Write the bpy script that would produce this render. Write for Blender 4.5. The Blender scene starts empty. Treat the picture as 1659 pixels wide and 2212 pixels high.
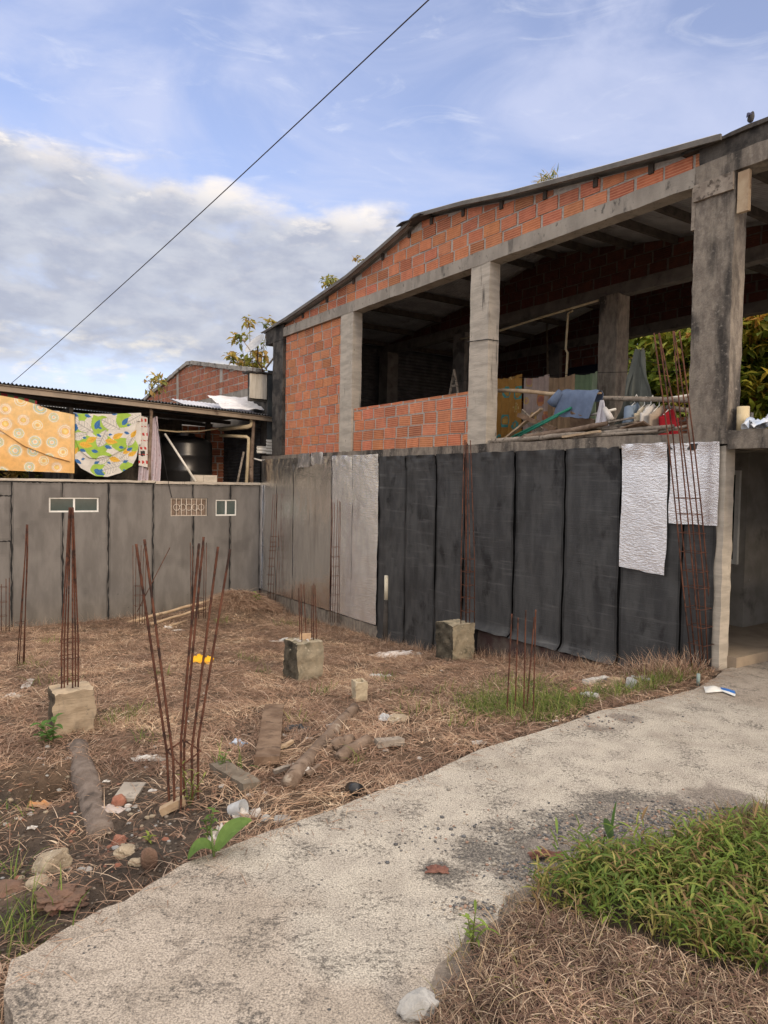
import bpy, math, random
import numpy as np
from mathutils import Vector, Matrix, noise
random.seed(7); rng = np.random.default_rng(7)
sc = bpy.context.scene; COL = sc.collection
R_ = math.radians
# ------------------------------------------------------------------ camera
F = 1545.0; CX, CY = 829.5, 1106.0; EYE = 2.0
_p, _r, _psi = R_(2.2), R_(1.0), R_(34.06)
_fw = np.array([0, math.cos(_p), -math.sin(_p)]); _wu = np.array([0, math.sin(_p), math.cos(_p)]); _wx = np.array([1., 0, 0])
_R = math.cos(_r)*_wx + math.sin(_r)*_wu; _U = -math.sin(_r)*_wx + math.cos(_r)*_wu
CAMP = np.array([0, 0, EYE])
cd = bpy.data.cameras.new('camera'); cam = bpy.data.objects.new('camera', cd); COL.objects.link(cam)
cd.sensor_fit = 'HORIZONTAL'; cd.sensor_width = 36; cd.lens = F/1659*36; cd.clip_end = 2000; cd.clip_start = .05
_m = Matrix.Identity(4)
for i in range(3):
    _m[i][0] = _R[i]; _m[i][1] = _U[i]; _m[i][2] = -_fw[i]; _m[i][3] = CAMP[i]
cam.matrix_world = _m; sc.camera = cam
# ------------------------------------------------------------------ world: sky with evening clouds
SUN_AZ, SUN_EL = 146.0, 21.0
world = bpy.data.worlds.new('World'); sc.world = world; world.use_nodes = True
def build_world():
    nt = world.node_tree; N = nt.nodes; L = nt.links
    bg = N['Background']; bg.inputs[1].default_value = 0.1
    sky = N.new('ShaderNodeTexSky'); sky.sky_type = 'NISHITA'; sky.sun_disc = False
    sky.sun_elevation = R_(SUN_EL); sky.sun_rotation = R_(SUN_AZ); sky.air_density = 1.1; sky.dust_density = .6
    tc = N.new('ShaderNodeTexCoord'); sep = N.new('ShaderNodeSeparateXYZ'); L.new(tc.outputs['Generated'], sep.inputs[0])
    def mth(op, a, b=None, c=None, clamp=False):
        n = N.new('ShaderNodeMath'); n.operation = op; n.use_clamp = clamp
        for i, x in enumerate((a, b, c)):
            if x is None: continue
            if isinstance(x, (int, float)): n.inputs[i].default_value = x
            else: L.new(x, n.inputs[i])
        return n.outputs[0]
    def mix(f, a, b, mode='MIX'):
        n = N.new('ShaderNodeMix'); n.data_type = 'RGBA'; n.blend_type = mode
        for k, x in ((0, f), (6, a), (7, b)):
            if isinstance(x, (int, float)): n.inputs[k].default_value = x
            elif isinstance(x, tuple): n.inputs[k].default_value = (*x, 1)
            else: L.new(x, n.inputs[k])
        return n.outputs[2]
    X, Y, Z = sep.outputs
    az = mth('MULTIPLY', mth('ARCTAN2', X, Y), 57.2958); el = mth('MULTIPLY', mth('ARCSINE', Z), 57.2958)
    def sstep(x, a, b):
        n = N.new('ShaderNodeMapRange'); n.interpolation_type = 'SMOOTHSTEP'
        L.new(x, n.inputs[0]); n.inputs[1].default_value = a; n.inputs[2].default_value = b
        return n.outputs[0]
    def nz(scale, sx, sy, dx=0., dy=0., det=8, rough=.55, dist=0.):
        cb = N.new('ShaderNodeCombineXYZ')
        L.new(mth('MULTIPLY_ADD', az, sx, dx), cb.inputs[0]); L.new(mth('MULTIPLY_ADD', el, sy, dy), cb.inputs[1])
        t = N.new('ShaderNodeTexNoise'); t.inputs['Scale'].default_value = scale; t.inputs['Detail'].default_value = det
        t.inputs['Roughness'].default_value = rough; t.inputs['Distortion'].default_value = dist
        L.new(cb.outputs[0], t.inputs['Vector']); return t.outputs[0]
    base = mix(1.0, sky.outputs[0], (1.45, 1.36, 1.66), 'MULTIPLY')
    # low heap of grey cloud: fills below a tilted upper edge, thinning to the right
    top = mth('MULTIPLY_ADD', az, -.105, 21.6)
    inm = mth('MULTIPLY', sstep(mth('SUBTRACT', top, el), -2.2, 4.0), mth('SUBTRACT', 1.0, sstep(az, 1.0, 9.0)))
    inm = mth('MULTIPLY', inm, sstep(el, 3.0, 12.0))
    def dens(dy):
        n = nz(.16, 1.0, 2.3, 3.1, dy, 9, .58, .25)
        return mth('MULTIPLY_ADD', inm, .78, mth('MULTIPLY_ADD', n, 1.15, -.72))
    d0 = dens(1.7); d1 = dens(1.7+.9*2.3*.5)
    a0 = mth('MULTIPLY', sstep(d0, .17, .60), .95)
    lit = sstep(mth('SUBTRACT', d0, d1), .0, .17)
    edge = mth('SUBTRACT', 1.0, sstep(mth('SUBTRACT', top, el), .5, 5.0))
    lit = mth('MULTIPLY', lit, mth('MULTIPLY_ADD', edge, .85, .10), None, True)
    rim = mth('MULTIPLY', mth('MULTIPLY', sstep(mth('SUBTRACT', top, el), -2.5, .4), mth('SUBTRACT', 1., sstep(mth('SUBTRACT', top, el), .8, 4.2))), sstep(nz(.22, .8, 1.8, 3.3, 6.1, 7), .36, .56))
    lit = mth('MAXIMUM', lit, mth('MULTIPLY', rim, .85))
    n2 = nz(.3, 1.0, 2.0, 9., 4., 6)
    grey = mix(sstep(n2, .3, .7), (3.7, 3.95, 4.8), (4.9, 5.1, 5.7))
    ccol = mix(lit, grey, (9.6, 8.7, 7.7))
    # thin veils and wisps higher up
    v1 = sstep(nz(.075, .8, 1.5, 5.4, 2.2, 8, .56, .9), .36, .72)
    v2 = sstep(nz(.2, .55, 1.9, 1.4, 8.2, 9, .62, 1.3), .53, .80)
    veil = mth('MULTIPLY_ADD', v1, .46, .24)
    out = mix(veil, base, (5.6, 5.95, 7.6))
    low = mth('SUBTRACT', 1.0, sstep(el, 6., 26.))
    out = mix(mth('MULTIPLY', low, .45), out, (5.0, 5.6, 7.0))
    out = mix(mth('MULTIPLY', v2, .38), out, (7.6, 7.7, 8.3))
    # bright gaps near the skyline on the left
    gap = mth('MULTIPLY', mth('MULTIPLY', sstep(nz(.25, 1., 2.4, 7.7, 1.1, 7), .5, .68), mth('SUBTRACT', 1., sstep(el, 8., 13.))), mth('SUBTRACT', 1., sstep(az, -16., -6.)))
    out = mix(a0, out, ccol)
    out = mix(mth('MULTIPLY', gap, .8), out, (8.8, 8.0, 6.6))
    # unseen bright cloud added overhead and behind the camera to lift the ambient light
    over = sstep(el, 37., 56.); back = mth('MULTIPLY', sstep(mth('ABSOLUTE', az), 60., 100.), sstep(el, 4., 14.))
    fill_deck = mth('MULTIPLY', mth('MAXIMUM', over, mth('MULTIPLY', back, .42)), mth('MULTIPLY_ADD', nz(.05, 1., 1.4, 2., 5., 5), .8, .3), None, True)
    out = mix(fill_deck, out, (24., 21.6, 19.))
    L.new(out, bg.inputs[0])
build_world()
# ------------------------------------------------------------------ low veiled sun from behind the camera
sd = bpy.data.lights.new('sun', 'SUN'); sd.energy = 1.5; sd.angle = R_(12); sd.color = (1.0, .80, .58)
sun = bpy.data.objects.new('sun', sd); COL.objects.link(sun)
_sv = Vector((math.sin(R_(SUN_AZ))*math.cos(R_(SUN_EL)), math.cos(R_(SUN_AZ))*math.cos(R_(SUN_EL)), math.sin(R_(SUN_EL))))
sun.rotation_euler = _sv.to_track_quat('Z', 'Y').to_euler(); sun.location = (20, -25, 20)
sc.view_settings.view_transform = 'Standard'; sc.view_settings.look = 'None'; sc.view_settings.gamma = 1.0
sc.view_settings.exposure = 0.35
# ------------------------------------------------------------------ the building's own axes: s along the long front, t into the house
bu = np.array([-math.sin(_psi), math.cos(_psi), 0]); bv = np.array([math.cos(_psi), math.sin(_psi), 0])
def ray(x, y): return _fw + _R*(x-CX)/F - _U*(y-CY)/F
def onz(x, y, z): d = ray(x, y); return CAMP + d*((z-EYE)/d[2])
C0 = onz(1549.5, 1442, 0.)
def P(s, t, z): return C0 + bu*s + bv*t + np.array([0, 0, z])
def st(Q): q = np.asarray(Q) - C0; return float(q@bu), float(q@bv)
def W(x, y, t=0.):      # point of a plane parallel to the long front
    d = ray(x, y); k = (t-(CAMP-C0)@bv)/(d@bv); return CAMP + d*k
def Lp(x, y, s):        # point of a plane parallel to the end wall
    d = ray(x, y); k = (s-(CAMP-C0)@bu)/(d@bu); return CAMP + d*k
def atd(x, y, dist):    # point at a given distance ahead
    d = ray(x, y); return CAMP + d*(dist/d[1])
# ------------------------------------------------------------------ mesh helpers
class MB:
    def __init__(s): s.v = []; s.f = []; s.uv = {}; s.c = {}
    def add(s, vs, fs, uvs=None, col=None):
        o = len(s.v); s.v += [tuple(float(a) for a in q) for q in vs]
        for i, f in enumerate(fs):
            if uvs is not None: s.uv[len(s.f)] = uvs[i]
            if col is not None: s.c[len(s.f)] = col
            s.f.append([o+k for k in f])
    def box(s, o, a, b, c, col=None):
        o, a, b, c = map(np.asarray, (o, a, b, c))
        vs = [o, o+a, o+a+b, o+b, o+c, o+a+c, o+a+b+c, o+b+c]
        fs = [(0,3,2,1), (4,5,6,7), (0,1,5,4), (1,2,6,5), (2,3,7,6), (3,0,4,7)]
        if np.dot(np.cross(a, b), c) < 0: fs = [f[::-1] for f in fs]
        s.add(vs, fs, None, col)
    def bst(s, s0, s1, t0, t1, z0, z1, col=None):
        s.box(P(s0, t0, z0), bu*(s1-s0), bv*(t1-t0), np.array([0, 0, z1-z0]), col)
    def rbox(s, o, a, b, c, seg=.12, amp=.006, fr=6., col=None, bump=0.):
        o, a, b, c = map(np.asarray, (o, a, b, c))
        if np.dot(np.cross(a, b), c) < 0: o = o + a; a = -a
        n = [max(1, min(40, int(round(np.linalg.norm(k)/seg)))) for k in (a, b, c)]
        def disp(q):
            nv = noise.noise_vector(Vector(q)*fr); n2 = noise.noise_vector(Vector(q)*fr*3.1)
            return q + amp*(np.array(nv) + .5*np.array(n2))
        def face(O, A, B, na, nb):
            vs = []; fs = []
            for j in range(nb+1):
                for i in range(na+1): vs.append(disp(O + A*(i/na) + B*(j/nb)))
            for j in range(nb):
                for i in range(na):
                    k = j*(na+1)+i; fs.append((k, k+1, k+na+2, k+na+1))
            s.add(vs, fs, None, col)
        face(o, b, a, n[1], n[0]); face(o+c, a, b, n[0], n[1])
        face(o, a, c, n[0], n[2]); face(o+b, c, a, n[2], n[0])
        face(o, c, b, n[2], n[1]); face(o+a, b, c, n[1], n[2])
    def rbst(s, s0, s1, t0, t1, z0, z1, **k):
        s.rbox(P(s0, t0, z0), bu*(s1-s0), bv*(t1-t0), np.array([0, 0, z1-z0]), **k)
    def tube(s, pts, r, n=7, cap=True, col=None, jit=0.):
        pts = [np.asarray(p, float) for p in pts]; m = len(pts)
        rs = [r]*m if isinstance(r, (int, float)) else r
        up = None; rings = []
        for i in range(m):
            d = pts[min(i+1, m-1)] - pts[max(i-1, 0)]; d = d/(np.linalg.norm(d)+1e-9)
            if up is None:
                up = np.array([0, 0, 1.]) if abs(d[2]) < .9 else np.array([1., 0, 0])
            a = np.cross(d, up); a /= np.linalg.norm(a)+1e-9; b = np.cross(d, a); up = -b if False else np.cross(a, d)
            rings.append([pts[i] + rs[i]*(1+(random.uniform(-jit, jit) if jit else 0))*(a*math.cos(2*math.pi*k/n) + up*math.sin(2*math.pi*k/n)) for k in range(n)])
        vs = [q for rg in rings for q in rg]; fs = []
        for i in range(m-1):
            for k in range(n):
                fs.append((i*n+k, i*n+(k+1) % n, (i+1)*n+(k+1) % n, (i+1)*n+k))
        if cap: fs.append(tuple(range(n))[::-1]); fs.append(tuple((m-1)*n+k for k in range(n)))
        s.add(vs, fs, None, col)
    def grid(s, rows, cols=None, th=None):
        nr, nc = len(rows), len(rows[0]); vs = [q for r in rows for q in r]; fs = []
        for j in range(nr-1):
            for i in range(nc-1):
                k = j*nc+i; fs.append((k, k+1, k+nc+1, k+nc))
        o = len(s.f); s.add(vs, fs)
        if cols is not None:
            for j in range(nr-1):
                for i in range(nc-1): s.c[o+j*(nc-1)+i] = cols[j][i]
        if th is not None:      # second skin and rim give the sheet its thickness
            th = np.asarray(th); s.add([np.asarray(q)+th for q in vs], [f[::-1] for f in fs])
            if cols is not None:
                o2 = o+len(fs)
                for j in range(nr-1):
                    for i in range(nc-1): s.c[o2+j*(nc-1)+i] = cols[j][i]
            rim = [i for i in range(nc)] + [j*nc+nc-1 for j in range(1, nr)] + [(nr-1)*nc+i for i in range(nc-2, -1, -1)] + [j*nc for j in range(nr-2, 0, -1)]
            rv = [vs[k] for k in rim] + [np.asarray(vs[k])+th for k in rim]; n = len(rim)
            s.add(rv, [(i, i+n, (i+1) % n+n, (i+1) % n) for i in range(n)], None, cols[0][0] if cols is not None else None)
    def blob(s, c, r, sub=2, amp=.25, fr=1.6, seed=0., rot=0., flat=0., cuts=0, cut=.72):
        import bmesh
        bm = bmesh.new(); bmesh.ops.create_icosphere(bm, subdivisions=sub, radius=1.)
        c = np.asarray(c); r = np.asarray(r)*np.ones(3); vs = []; rd_ = random.Random(int(seed*977)); pl_ = []
        for _ in range(cuts):
            n_ = np.array([rd_.gauss(0, 1) for _ in range(3)]); pl_.append((n_/np.linalg.norm(n_), cut*rd_.uniform(.8, 1.15)))
        for q in bm.verts:
            d = q.co.normalized(); k = 1+amp*noise.noise(d*fr+Vector((seed, seed*1.7, 3.))) + amp*.4*noise.noise(d*fr*2.7+Vector((seed, 1., seed)))
            w = np.array(d)*k
            for n_, h_ in pl_:
                x_ = float(w@n_)-h_
                if x_ > 0: w = w-n_*x_*.92
            if flat: w = np.sign(w)*np.minimum(np.abs(w), 1-flat)
            w = w*r; w = np.array([w[0]*math.cos(rot)-w[1]*math.sin(rot), w[0]*math.sin(rot)+w[1]*math.cos(rot), w[2]]); vs.append(c+w)
        bm.verts.index_update(); s.add(vs, [[q.index for q in f.verts] for f in bm.faces]); bm.free()
    def build(s, name, mat, parent=None, smooth=False, loc=None):
        v = np.array(s.v)
        if parent is not None: off = np.array(parent.get('_w', (0, 0, 0)))
        elif loc is not None: off = np.asarray(loc, float)
        else: off = np.array([(v[:, 0].min()+v[:, 0].max())/2, (v[:, 1].min()+v[:, 1].max())/2, v[:, 2].min()])
        me = bpy.data.meshes.new(name); me.from_pydata([tuple(q) for q in (v-off)], [], s.f)
        if s.uv:
            ul = me.uv_layers.new(name='UVMap'); a = np.zeros((len(me.loops), 2), 'f'); k = 0
            for i, f in enumerate(s.f):
                for j in range(len(f)):
                    if i in s.uv: a[k] = s.uv[i][j]
                    k += 1
            ul.data.foreach_set('uv', a.ravel())
        if s.c:
            at = me.attributes.new('Col', 'FLOAT_COLOR', 'CORNER'); a = np.ones((len(me.loops), 4), 'f'); k = 0
            for i, f in enumerate(s.f):
                for j in range(len(f)):
                    if i in s.c: a[k, :3] = s.c[i]
                    k += 1
            at.data.foreach_set('color', a.ravel())
        me.materials.append(mat)
        if smooth: me.polygons.foreach_set('use_smooth', [True]*len(me.polygons))
        o = bpy.data.objects.new(name, me); COL.objects.link(o)
        if parent is not None: o.parent = parent; o['_w'] = tuple(off)
        else: o.location = off; o['_w'] = tuple(off)
        return o
def fast(name, v, f, mat, col=None, smooth=False):
    off = np.array([0, 0, 0.]); v = np.asarray(v, 'f'); f = np.asarray(f, 'i'); k = f.shape[1]
    me = bpy.data.meshes.new(name); me.vertices.add(len(v)); me.vertices.foreach_set('co', v.ravel())
    me.loops.add(f.size); me.loops.foreach_set('vertex_index', f.ravel())
    me.polygons.add(len(f)); me.polygons.foreach_set('loop_start', np.arange(0, f.size, k, dtype='i'))
    if smooth: me.polygons.foreach_set('use_smooth', np.ones(len(f), bool))
    me.update(calc_edges=True)
    if col is not None:
        at = me.attributes.new('Col', 'FLOAT_COLOR', 'POINT'); a = np.ones((len(v), 4), 'f'); a[:, :3] = col
        at.data.foreach_set('color', a.ravel())
    me.materials.append(mat); o = bpy.data.objects.new(name, me); COL.objects.link(o); o['_w'] = (0, 0, 0); return o
def tag(o, label=None, cat=None, group=None, kind=None):
    if label: o['label'] = label
    if cat: o['category'] = cat
    if group: o['group'] = group
    if kind: o['kind'] = kind
    return o
def thing(name, loc, label, cat, group=None):
    o = bpy.data.objects.new(name, None); COL.objects.link(o); o.location = tuple(float(a) for a in loc); o['_w'] = tuple(float(a) for a in loc)
    o.empty_display_size = .1
    return tag(o, label, cat, group)
# ------------------------------------------------------------------ materials
def mat(name, c1, c2=None, gcol=(.66, .31, .18), scale=4., stretch=(1, 1, 1), c3=None, s3=1.2, t3=(.5, .62), st3=(1, 1, 1), c4=None, s4=8., t4=(.6, .66), st4=(1, 1, 1),
        rough=.88, bump=.25, bscale=30., bst=(1, 1, 1), bd=.01, metal=0., tint=False, spec=.25, trans=0., thr=(.35, .65), uvlines=None, rvar=0.):
    m = bpy.data.materials.new(name); m.use_nodes = True; nt = m.node_tree; N = nt.nodes; L = nt.links
    b = N['Principled BSDF']; b.inputs['Roughness'].default_value = rough; b.inputs['Metallic'].default_value = metal
    b.inputs['Specular IOR Level'].default_value = spec
    tc = N.new('ShaderNodeTexCoord')
    def nz(sc_, stv, det=6, ro=.6):
        mp = N.new('ShaderNodeMapping'); mp.inputs['Scale'].default_value = stv; L.new(tc.outputs['Object'], mp.inputs[0])
        t = N.new('ShaderNodeTexNoise'); t.inputs['Scale'].default_value = sc_; t.inputs['Detail'].default_value = det; t.inputs['Roughness'].default_value = ro
        L.new(mp.outputs[0], t.inputs['Vector']); return t.outputs[0]
    def rmp(x, a, c):
        r = N.new('ShaderNodeMapRange'); r.interpolation_type = 'SMOOTHSTEP'; L.new(x, r.inputs[0]); r.inputs[1].default_value = a; r.inputs[2].default_value = c; return r.outputs[0]
    def mix(f, a, c, mode='MIX'):
        n = N.new('ShaderNodeMix'); n.data_type = 'RGBA'; n.blend_type = mode
        for k, x in ((0, f), (6, a), (7, c)):
            if isinstance(x, (int, float)): n.inputs[k].default_value = x
            elif isinstance(x, tuple): n.inputs[k].default_value = (*x, 1)
            else: L.new(x, n.inputs[k])
        return n.outputs[2]
    col = mix(rmp(nz(scale, stretch), *thr), c1, c2 or c1)
    if c3: col = mix(rmp(nz(s3, st3), *t3), col, c3)
    if c4: col = mix(rmp(nz(s4, st4), *t4), col, c4)
    if tint:
        at = N.new('ShaderNodeAttribute'); at.attribute_name = 'Col'; col = mix(1., col, at.outputs['Color'], 'MULTIPLY')
    h = None
    if uvlines:      # extruded grooves along a hollow clay block
        uvn = N.new('ShaderNodeUVMap'); sp = N.new('ShaderNodeSeparateXYZ'); L.new(uvn.outputs[0], sp.inputs[0])
        mu = N.new('ShaderNodeMath'); mu.operation = 'MULTIPLY'; mu.inputs[1].default_value = uvlines*6.28318; L.new(sp.outputs[1], mu.inputs[0])
        sn = N.new('ShaderNodeMath'); sn.operation = 'SINE'; L.new(mu.outputs[0], sn.inputs[0])
        gr = rmp(sn.outputs[0], -.1, .75); h = gr
        col = mix(gr, col, mix(.55, col, gcol))
    L.new(col, b.inputs['Base Color'])
    if rvar:
        rr = N.new('ShaderNodeMapRange'); L.new(nz(3., stretch), rr.inputs[0]); rr.inputs[3].default_value = rough-rvar; rr.inputs[4].default_value = rough+rvar; L.new(rr.outputs[0], b.inputs['Roughness'])
    if bump:
        bp = N.new('ShaderNodeBump'); bp.inputs['Strength'].default_value = bump; bp.inputs['Distance'].default_value = bd; L.new(nz(bscale, bst, 5, .65), bp.inputs['Height'])
        if h is not None:
            b2 = N.new('ShaderNodeBump'); b2.inputs['Strength'].default_value = .6; b2.inputs['Distance'].default_value = .006; L.new(h, b2.inputs['Height']); L.new(bp.outputs[0], b2.inputs['Normal']); L.new(b2.outputs[0], b.inputs['Normal'])
        else: L.new(bp.outputs[0], b.inputs['Normal'])
    if trans:
        tr = N.new('ShaderNodeBsdfTranslucent'); L.new(col, tr.inputs[0]); mx = N.new('ShaderNodeMixShader'); mx.inputs[0].default_value = trans
        L.new(b.outputs[0], mx.inputs[1]); L.new(tr.outputs[0], mx.inputs[2]); L.new(mx.outputs[0], N['Material Output'].inputs[0])
    return m
def paintmat(name, rough=.9, trans=0., spec=.15):   # woven or leafy thing whose own colours sit in its mesh
    return mat(name, (1, 1, 1), (.86, .86, .86), scale=9., tint=True, rough=rough, trans=trans, spec=spec, bump=.15, bscale=60)
M = {}
M['conc'] = mat('weathered_concrete', (.26, .235, .20), (.36, .325, .275), scale=3, stretch=(1, 1, .5), c3=(.075, .068, .06), s3=2.2, t3=(.58, .74), st3=(1.6, 1.6, .35), c4=(.13, .12, .105), s4=14, t4=(.58, .7), st4=(1, 1, .6), bump=.5, bscale=28, bst=(.6, .6, 2.5), bd=.012)
M['concpale'] = mat('board_marked_concrete', (.50, .45, .375), (.37, .335, .28), scale=5, stretch=(.5, .5, 2.2), c3=(.10, .09, .08), s3=2.6, t3=(.60, .72), st3=(2.2, 2.2, .3), c4=(.05, .045, .04), s4=9, t4=(.66, .72), st4=(2, 2, .35), bump=.6, bscale=14, bst=(.25, .25, 5.), bd=.012)
M['concdark'] = mat('mould_stained_concrete', (.17, .145, .12), (.27, .235, .19), scale=9, stretch=(1.4, 1.4, .6), c3=(.052, .047, .042), s3=1.7, t3=(.48, .64), st3=(1.6, 1.6, .4), c4=(.27, .24, .20), s4=20, t4=(.54, .76), bump=.7, bscale=22, bd=.02)
M['concblk'] = mat('blackened_concrete', (.060, .053, .047), (.10, .09, .078), scale=6, stretch=(1.4, 1.4, .4), c3=(.03, .028, .026), s3=3, t3=(.45, .6), c4=(.19, .17, .14), s4=15, t4=(.64, .72), bump=.7, bscale=20, bd=.02)
M['mortar'] = mat('mortar', (.36, .33, .29), (.48, .44, .39), scale=18, bump=.8, bscale=35, bd=.02)
M['brick'] = mat('clay_block', (.56, .20, .10), (.43, .145, .073), scale=7, stretch=(1, 1, 1), tint=True, uvlines=5., rough=.85, bump=.3, bscale=50, c4=(.22, .12, .085), s4=6, t4=(.66, .76))
M['brickdim'] = mat('shade_toned_clay_block', (.095, .034, .025), (.062, .026, .021), gcol=(.10, .04, .03), scale=7, tint=True, uvlines=5., rough=.92, bump=.3, bscale=50)  # darker clay block for the inner walls, interior shade put into the colour
M['mortardim'] = mat('shade_toned_mortar', (.085, .075, .068), (.12, .11, .10), scale=18, bump=.6)  # mortar darkened the same way, shade painted in
M['concdim'] = mat('shade_toned_concrete', (.11, .10, .09), (.16, .145, .13), scale=4, c3=(.06, .055, .05), s3=3, t3=(.5, .7), bump=.5)  # inner beams and columns: concrete with the interior shade in its colour
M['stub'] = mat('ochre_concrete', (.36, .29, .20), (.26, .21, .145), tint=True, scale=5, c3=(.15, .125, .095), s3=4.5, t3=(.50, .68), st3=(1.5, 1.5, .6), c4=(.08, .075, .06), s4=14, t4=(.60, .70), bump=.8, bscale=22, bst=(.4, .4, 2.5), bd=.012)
M['earth'] = mat('reddish_earth', (.135, .088, .062), (.19, .115, .082), scale=7, c3=(.24, .12, .085), s3=4, t3=(.55, .72), c4=(.07, .055, .045), s4=12, t4=(.58, .68), bump=1., bscale=22, bd=.02)
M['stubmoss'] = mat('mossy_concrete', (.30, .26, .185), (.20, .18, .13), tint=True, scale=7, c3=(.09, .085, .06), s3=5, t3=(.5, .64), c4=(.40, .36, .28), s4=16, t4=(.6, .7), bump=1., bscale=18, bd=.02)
M['trim'] = mat('dull_trim', (.12, .11, .095), (.17, .155, .135), scale=4, rough=.6)
M['brick2'] = mat('old_red_brick', (.34, .115, .065), (.26, .085, .055), scale=7, tint=True, uvlines=4., rough=.9, bump=.3, bscale=50)
M['black'] = mat('black_shade_mesh', (.040, .041, .042), (.066, .067, .066), scale=3.5, stretch=(1.6, 1.6, .45), c3=(.016, .016, .017), s3=1.9, t3=(.54, .68), st3=(1.3, 1.3, .8), c4=(.115, .115, .112), s4=3.2, t4=(.55, .80), st4=(.35, .35, 6.), rough=.62, bump=.8, bscale=20, bst=(.10, .10, 6.), bd=.006, spec=.35, tint=True)
M['tar'] = mat('black_tar', (.010, .010, .011), (.02, .02, .02), rough=.7, bump=.4)
M['grey'] = mat('grey_membrane', (.118, .110, .101), (.160, .150, .138), scale=2.2, stretch=(1.5, 1.5, .45), c3=(.06, .056, .053), s3=1.5, t3=(.62, .80), st3=(1.2, 1.2, .6), c4=(.045, .042, .04), s4=5.5, t4=(.70, .75), st4=(1., 1., 2.6), rough=.6, bump=.35, bscale=9, bst=(1, 1, .6), bd=.012, spec=.35, tint=True)
M['foil'] = mat('aluminium_foil_sheet', (.84, .84, .83), (.95, .95, .94), scale=4, stretch=(2, 2, .3), c3=(.62, .60, .57), s3=1.4, t3=(.52, .78), st3=(2, 2, .3), rough=.20, metal=.96, bump=.5, bscale=20, bst=(.3, .3, 2.4), bd=.008, rvar=.08)
M['foilnew'] = mat('bright_bubble_foil', (.96, .96, .96), (.84, .84, .84), scale=30, stretch=(.4, .4, 3.), thr=(.4, .6), rough=.20, metal=.85, bump=.8, bscale=30, bst=(.6, .6, 1.6), bd=.010, rvar=.08)
M['foilmid'] = mat('paler_foil', (.88, .88, .87), (.97, .97, .96), scale=5, stretch=(1, 1, .8), c3=(.72, .70, .67), s3=2.2, t3=(.52, .78), st3=(2, 2, .5), rough=.20, metal=.76, bump=.8, bscale=20, bst=(.3, .3, 2.4), bd=.014, rvar=.08)  # paler, less metallic copy of the foil for the last two strips
M['roof'] = mat('dull_roof_sheet', (.30, .30, .31), (.40, .40, .41), scale=3, c3=(.2, .19, .18), s3=2, t3=(.55, .7), rough=.55, metal=.2, bump=.2)
M['roofdark'] = mat('dark_asbestos_sheet', (.055, .055, .058), (.09, .09, .092), scale=4, rough=.85, bump=.2)
M['wood'] = mat('weathered_wood', (.125, .08, .052), (.21, .145, .098), scale=6, stretch=(1, 1, 1), c3=(.09, .06, .042), s3=9, t3=(.55, .68), rough=.9, bump=.6, bscale=24, bd=.012)
M['woodgrey'] = mat('grey_wood', (.22, .185, .15), (.34, .295, .24), scale=9, c3=(.10, .082, .066), s3=12, t3=(.52, .66), rough=.92, bump=.6, bscale=26, bd=.01)
M['purlin'] = mat('dark_timber', (.05, .042, .036), (.085, .07, .058), scale=8, rough=.9)
M['rust'] = mat('rusty_steel', (.070, .028, .018), (.125, .052, .031), scale=20, stretch=(1, 1, .4), c3=(.035, .02, .016), s3=9, t3=(.5, .64), rough=.85, bump=.6, bscale=120, bd=.004)
M['steelbrown'] = mat('painted_steel_channel', (.23, .19, .145), (.31, .25, .185), scale=3, c3=(.12, .085, .06), s3=4, t3=(.6, .7), rough=.55, bump=.15)
M['white'] = mat('white_frame', (.62, .62, .58), (.74, .74, .70), scale=8, rough=.5, bump=.05)
M['pvc'] = mat('yellowed_pvc', (.56, .46, .28), (.66, .56, .38), scale=6, c3=(.30, .22, .12), s3=5, t3=(.62, .72), rough=.5, bump=.05)
M['pvcwhite'] = mat('white_pvc', (.66, .64, .57), (.78, .76, .70), scale=6, rough=.45, bump=.05)
M['glass'] = mat('window_glass', (.035, .055, .05), (.05, .075, .068), scale=2, rough=.08, bump=0, spec=.8)
M['blackp'] = mat('black_plastic', (.012, .012, .013), (.02, .02, .021), scale=2, rough=.32, bump=.05, spec=.5)
M['foam'] = mat('white_litter', (.56, .54, .50), (.38, .35, .31), scale=14, rough=.8, bump=.3)
M['stone'] = mat('pale_stone', (.42, .35, .25), (.26, .21, .15), scale=6, c3=(.15, .12, .09), s3=9, t3=(.56, .66), c4=(.60, .53, .42), s4=26, t4=(.58, .68), bump=1., bscale=22, bd=.03)
M['stonegrey'] = mat('grey_stone', (.27, .265, .25), (.42, .415, .39), scale=6, c3=(.13, .125, .115), s3=7, t3=(.55, .68), bump=.9, bscale=14, bd=.02)
M['stonered'] = mat('red_brick_rubble', (.26, .105, .07), (.33, .165, .11), scale=6, c3=(.15, .10, .075), s3=6, t3=(.5, .65), bump=1., bscale=14, bd=.02)
M['cloth'] = paintmat('printed_cloth', trans=.25)
M['clothplain'] = paintmat('plain_cloth', trans=.1)
M['leaf'] = paintmat('leaf', rough=.75, trans=.35, spec=.15)
M['leafback'] = paintmat('tree_leaf', rough=.5, trans=.5, spec=.35)
M['straw'] = paintmat('dry_straw', rough=.85, trans=.15)
M['bark'] = mat('bark', (.14, .098, .07), (.235, .175, .13), scale=6, stretch=(1, 1, 1), c3=(.36, .31, .25), s3=4, t3=(.62, .70), c4=(.06, .042, .03), s4=11, t4=(.58, .68), bump=.9, bscale=16, bd=.02)
M['bark2'] = mat('tree_bark', (.12, .095, .07), (.20, .17, .13), scale=8, bump=.6)
M['dullbark'] = mat('dull_old_log', (.135, .105, .085), (.20, .162, .135), scale=9, stretch=(1, 1, .6), c3=(.065, .052, .043), s3=4, t3=(.55, .68), bump=1., bscale=20, bd=.02)
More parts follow.
